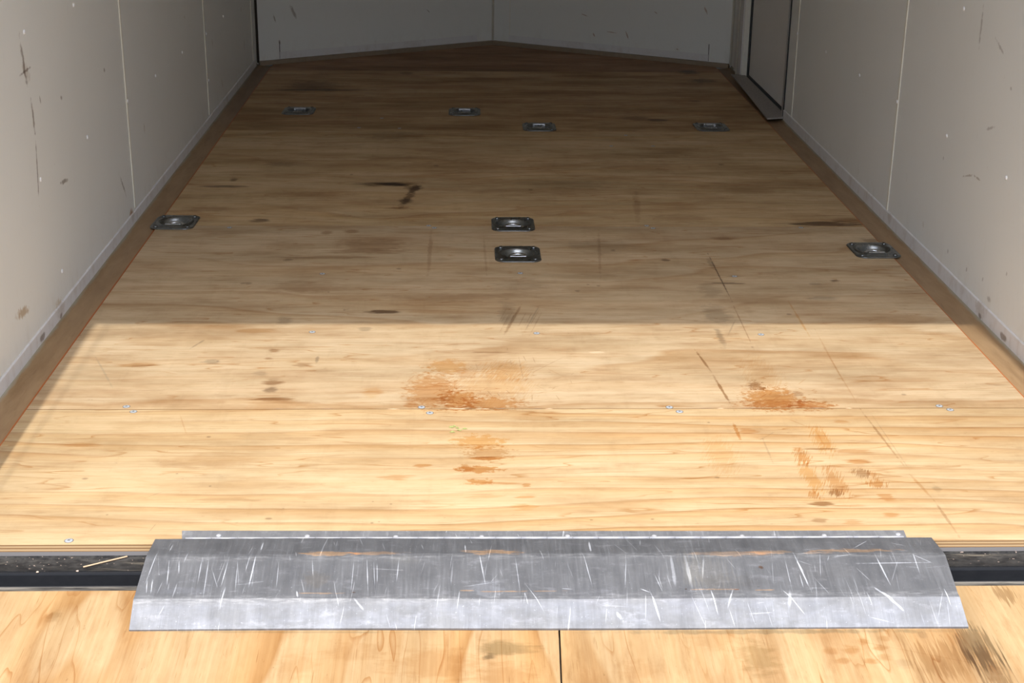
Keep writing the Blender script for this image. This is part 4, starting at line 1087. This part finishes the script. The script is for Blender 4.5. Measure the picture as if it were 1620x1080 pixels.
# ------------------------------------------------------------------ recessed tie-down plates
def dshape(th_, r, fl, dy=0.):
    s_ = math.sin(th_)
    return r if s_ >= 0 or r*abs(s_) <= fl else fl/abs(s_)
def rrect(th_, hx, hy, rc):
    c, s_ = math.cos(th_), math.sin(th_)
    t = min(hx/abs(c) if abs(c) > 1e-9 else 9, hy/abs(s_) if abs(s_) > 1e-9 else 9)
    x, y = c*t, s_*t
    cx, cy = hx-rc, hy-rc
    if abs(x) > cx and abs(y) > cy:
        # ray against the corner arc
        sx, sy = math.copysign(cx, x), math.copysign(cy, y)
        b = c*sx+s_*sy; q = sx*sx+sy*sy-rc*rc; t = b+math.sqrt(max(b*b-q, 0))
        x, y = c*t, s_*t
    return x, y
def plate_mesh():
    N = 96; rings = []
    T = [2*math.pi*k/N for k in range(N)]
    def rr(k, z): rings.append([(*[q*k for q in rrect(t, .0575, .068, .025)], z) for t in T])
    def dd(r, fl, z, dy=0.): rings.append([(dshape(t, r, fl)*math.cos(t), dshape(t, r, fl)*math.sin(t)+dy, z) for t in T])
    rr(.97, .0002); rr(1, .0010); rr(.99, .0028); rr(.955, .0034); rr(.86, .0034); rr(.84, .0030)
    dd(.0495, .0410, .0036); dd(.0465, .0385, .0058); dd(.0430, .0350, .0060); dd(.0400, .0325, .0040); dd(.0375, .0305, -.0005); dd(.0345, .0285, -.0060); dd(.0305, .0255, -.0115); dd(.0255, .0215, -.0160); dd(.0190, .0165, -.0187); dd(.010, .009, -.0195); dd(.003, .003, -.0195)
    V, Fc = [], []
    for R_ in rings: V += R_
    for i in range(len(rings)-1):
        for k in range(N): Fc.append((i*N+k, i*N+(k+1) % N, (i+1)*N+(k+1) % N, (i+1)*N+k))
    Fc.append(tuple(range((len(rings)-1)*N, len(rings)*N)))
    me = bpy.data.meshes.new('plate'); me.from_pydata(V, [], Fc)
    bm = bmesh.new(); bm.from_mesh(me); bmesh.ops.recalc_face_normals(bm, faces=bm.faces)
    up = sum(f.normal.z for f in bm.faces)
    if up < 0: bmesh.ops.reverse_faces(bm, faces=bm.faces)
    bm.to_mesh(me); bm.free(); return me
def make_plate():
    t = empty('tie_down_plate', (0, 0, 0))
    link('mounting_plate', plate_mesh(), M['pan'], t, True)
    # the pull ring folded into the pan
    P_ = [(.0215*math.cos(a), .0200*math.sin(a)-.005, -.0070+.0035*math.sin(a)) for a in [math.pi*k/14 for k in range(15)]]
    P_ = [(.0215, -.023, -.0070)]+P_+[(-.0215, -.023, -.0070)]
    link('ring', tube('ring', P_, .0046, 12, True), M['ring'], t, True)
    box('hold_down_bar', -.021, .021, -.0345, -.0245, -.0020, .0070, M['ring'], t, bev=.0016)
    bm_ = revolve('bolt', [(.0058, .0028), (.0058, .0050), (.0040, .0066), (.0015, .0070)], 14); bm_.materials.append(M['pan'])
    for f in bm_.polygons: f.use_smooth = True
    for x in (-.042, .042):
        for y in (-.050, .050):
            o = bpy.data.objects.new('bolt', bm_); COL.objects.link(o); o.parent = t; o.location = (x, y, 0)
            if 'rec' not in M: M['rec'] = cross_mesh(.0075, .0071); M['rec'].materials.append(M['recess'])
            r_ = bpy.data.objects.new('bolt_recess', M['rec']); COL.objects.link(r_); r_.parent = o; r_.rotation_euler = (0, 0, x*20+y*9)
    return t
proto = make_plate()
for i, (x, y, flip, rz, lab) in enumerate(PLATES):
    o = proto if i == 0 else copy_tree(proto)
    o.location = (x, y, .0); o.rotation_euler = (0, 0, rz+(math.pi if flip else 0))
    o['label'] = lab; o['category'] = 'tie-down plate'; o['group'] = 'tie-down plates set in the floor'

# ------------------------------------------------------------------ black steel rear sill
prof = [(.012, -.0300), (.012, -.0122), (-.0125, -.0122), (-.0130, -.0148), (-.0530, -.0152), (-.0560, -.0158), (-.0580, -.0172), (-.0592, -.0195),
        (-.0650, -.0345), (-.0665, -.0362), (-.0690, -.0370), (-.0755, -.0372), (-.0762, -.0392), (-.0762, -.0700), (.012, -.0700)]
prof = [(y if y > -.011 or True else y, z) for y, z in prof]
sill = extrude_x('rear_sill', [(min(y, -.0105) if z < -.0301 or z == -.0300 else y, z) for y, z in prof], -1.05, 1.05, M['sill'])
sill['label'] = 'black steel sill beam across the rear edge of the floor, dusty on top'; sill['category'] = 'steel beam'

# ------------------------------------------------------------------ wooden ramp door
RZ0 = -.036; RS = .07
rz = lambda y: RZ0-RS*(-.075-y)
ramp = empty('ramp_door', (0, -.078, RZ0), label='lowered plywood ramp door in front of the black sill, two boards wide', category='ramp')
def slab(name, quad, top, thick, mat):
    V = [(x, y, rz(y)+top) for x, y in quad]+[(x, y, rz(y)+top-thick) for x, y in quad]
    n = len(quad)
    o = link(name, mesh(name, V, [tuple(range(n)), tuple(range(n, 2*n))[::-1]]+[(i, (i+1) % n, (i+1) % n+n, i+n) for i in range(n)]), mat, ramp)
    o.location = (0, .078, -RZ0)
    return o
gx = lambda y: .0028+.0357*(y+.178)
kw = dict(pale=(.555, .395, .215), warm=(.53, .325, .14), late=(.43, .24, .09), swap=True)
RE = -1.86
ml = wood('ramp_pine_left', marks=[m for m in RAMP_MARKS if m[1] < .1], seed=21.3, ky=6.5, amp=2.6, dirt=.32, contrast=1.2, **kw)
mr_ = wood('ramp_pine_right', marks=[m for m in RAMP_MARKS if m[1] > -.1], seed=27.9, ky=5, amp=2.4, dirt=.55, contrast=1.15, **kw)
slab('ramp_board', [(-.985, -.0768), (gx(-.0768)-.0016, -.0768), (gx(RE)-.0016, RE), (-.985, RE)], 0, .018, ml)
slab('ramp_board', [(gx(-.0768)+.0010, -.0768), (1.02, -.0768), (1.02, RE), (gx(RE)+.0010, RE)], 0, .018, mr_)
slab('ramp_frame', [(-1.0, -.0780), (1.035, -.0780), (1.035, RE-.02), (-1.0, RE-.02)], -.0185, .035, M['dark'])

# ------------------------------------------------------------------ aluminium transition flap
flap = empty('transition_flap', (0, 0, .0), label='long scratched aluminium hinged flap bridging the black sill onto the ramp', category='metal flap')
# leaf riveted to the floor; its back edge sags a little in plan like the photograph
leaf = prism('hinge_leaf', [(-.5661, .0105), (.5537, .0045), (.5561, .0300), (.28, .0305), (0, .0330), (-.28, .0360), (-.5713, .0395)], .0003, .0026, M['alu_leaf'], flap, bev=.0004)
for x, y in RIVETS:
    me = revolve('rivet', [(.0042, .002), (.0040, .0032), (.0030, .0042), (.0014, .0047)], 14)
    link('rivet', me, M['rivet'], leaf, True)
    leaf.children[-1].location = (x, y+.001, 0) if True else None
# knuckles
knv = []
for k in range(28):
    x0 = -.560+k*(1.108/28); x1 = x0+1.108/28-.0005
    yk = .0078-.0060*(k+.5)/28
    me = tube('knuckle', [(x0, yk, .0048), (x1, yk, .0048)], .0024, 10)
    link('knuckle', me, M['rivet'], flap, True)
# bent plate
secs = [(.0030, .0072, -.6050, .5890), (-.0500, .0100, -.6065, .5920), (-.0560, .0092, -.6068, .5925), (-.1330, -.0130, -.6093, .5895), (-.1390, -.0150, -.6100, .5905), (-.1790, -.0405, -.6098, .5938)]
T_ = .0030
def flap_plate():
    NX = 24; V, Fc = [], []
    n = len(secs)
    for layer in (0, 1):
        for (y, z, xl, xr) in secs:
            for k in range(NX+1):
                u = k/NX; x = xl+(xr-xl)*u
                V.append((x, y-.0075*u+.0010*math.sin(u*9), z+.0006*math.sin(u*7+y*40)-layer*T_))
    W_ = NX+1
    for layer in (0, 1):
        o_ = layer*n*W_
        for i in range(n-1):
            for k in range(NX): Fc.append((o_+i*W_+k, o_+i*W_+k+1, o_+(i+1)*W_+k+1, o_+(i+1)*W_+k))
    b = n*W_
    for k in range(NX):
        Fc.append((k, k+1, b+k+1, b+k)); e = (n-1)*W_; Fc.append((e+k, e+k+1, b+e+k+1, b+e+k))
    for i in range(n-1):
        Fc.append((i*W_, (i+1)*W_, b+(i+1)*W_, b+i*W_)); Fc.append((i*W_+NX, (i+1)*W_+NX, b+(i+1)*W_+NX, b+i*W_+NX))
    return mesh('bent_plate', V, Fc)
bp = link('bent_plate', flap_plate(), M['alu'], flap)

# ------------------------------------------------------------------ small litter
st = link('straw', tube('straw', [(-.7040, -.0455, -.0135), (-.6800, -.0330, -.0130), (-.6450, -.0150, -.0125)], .0012, 8), M['straw'])
st['label'] = 'pale dry straw lying on the black sill left of the metal flap'; st['category'] = 'straw'
def crumb(name, x, y, z, r, mat, seed):
    random.seed(seed); bm = bmesh.new(); bmesh.ops.create_icosphere(bm, subdivisions=2, radius=r)
    for v in bm.verts:
        v.co *= random.uniform(.7, 1.2); v.co.z *= .5; v.co += Vector((x, y, z+r*.45))
    me = bpy.data.meshes.new(name); bm.to_mesh(me); bm.free(); return link(name, me, mat)
CR_ = [(-.7107, -.0545, 'small pale crumb on the sill beside the end of the straw'), (-.7690, -.0570, 'small pale crumb on the front edge of the sill, left of the straw')]
for i, (x, y, lab) in enumerate(CR_):
    o = crumb('wood_crumb', x, y, -.0158, .0019, M['chip'], i); o['label'] = lab; o['category'] = 'debris'; o['group'] = 'crumbs on the black sill'
def leaf_mesh():
    V, Fc = [], []; random.seed(3)
    for k in range(7):
        a = random.uniform(-.5, .4); x = random.uniform(-.018, .010); y = random.uniform(-.012, .016); l = random.uniform(.006, .014); w = .0016
        b = len(V); c, s_ = math.cos(a), math.sin(a)
        for u, v, z in ((0, 0, .0006), (.5, 1, .0024), (1, 0, .0008), (.5, -1, .0012), (.5, 0, .0040)):
            V.append((x+c*u*l-s_*v*w, y+s_*u*l+c*v*w, z))
        Fc += [(b, b+1, b+4), (b+1, b+2, b+4), (b+2, b+3, b+4), (b+3, b, b+4), (b, b+3, b+2, b+1)]
    return mesh('leaf', V, Fc)
lf = link('dry_leaf', leaf_mesh(), M['leaf']); lf.location = (-.1450, .4290, 0)
lf['label'] = 'crumbled green-brown leaf scrap on the sunlit plywood by the orange stains'; lf['category'] = 'leaf'

# ------------------------------------------------------------------ outside: lift cables of the ramp and the yard
for s_, xx in ((-1, -.884), (1, .990)):
    P_ = [Vector((xx, -.03, 1.90)).lerp(Vector((xx-.012, -1.75, rz(-1.75)+.002)), k/12) for k in range(13)]
    o = link('ramp_cable', tube('ramp_cable', [tuple(p) for p in P_], .0014, 8), M['cable'], None, True)
    o['label'] = 'thin steel ramp cable beside the %s post of the rear opening' % ('left' if s_ < 0 else 'right'); o['category'] = 'cable'; o['group'] = 'ramp lift cables'
# added unseen hedge keeps low sky light off the front walls
def sky_blocker():
    random.seed(11); V, Fc = [], []; nx, nz = 90, 14
    for side in (0, 1):
        for j in range(nz+1):
            for i in range(nx+1):
                w = .9+.35*math.sin(i*.7+j)*math.cos(j*1.3+i*.31)+random.uniform(-.18, .18)
                zt = 4.6+.4*math.sin(i*.37)+.25*math.sin(i*.91)
                k = j/nz
                V.append((-20+40*i/nx, -15.5+(w if side else -w)*math.sqrt(max(0, 1-k**5)), -.225+zt*k+random.uniform(-.05, .05)*(j > 0)))
    W_ = nx+1; n = W_*(nz+1)
    for side in (0, 1):
        for j in range(nz):
            for i in range(nx): a = side*n+j*W_+i; Fc.append((a, a+1, a+1+W_, a+W_))
    for i in range(nx): a = nz*W_+i; Fc.append((a, a+1, n+a+1, n+a))
    for j in range(nz):
        for i in (0, nx): a = j*W_+i; Fc.append((a, a+W_, n+a+W_, n+a))
    return mesh('sky_blocker', V, Fc)
hg = link('sky_blocker', sky_blocker(), plain('sky_blocker_green', (.035, .055, .02), .8, .6, 9., (.4, .5, .4)), None, True)
hg['label'] = 'added, unseen dark green hedge across the yard behind the trailer'; hg['category'] = 'sky_blocker'
box('ground', -25, 25, -25, 25, -.30, -.225, M['ground'], kind='structure')
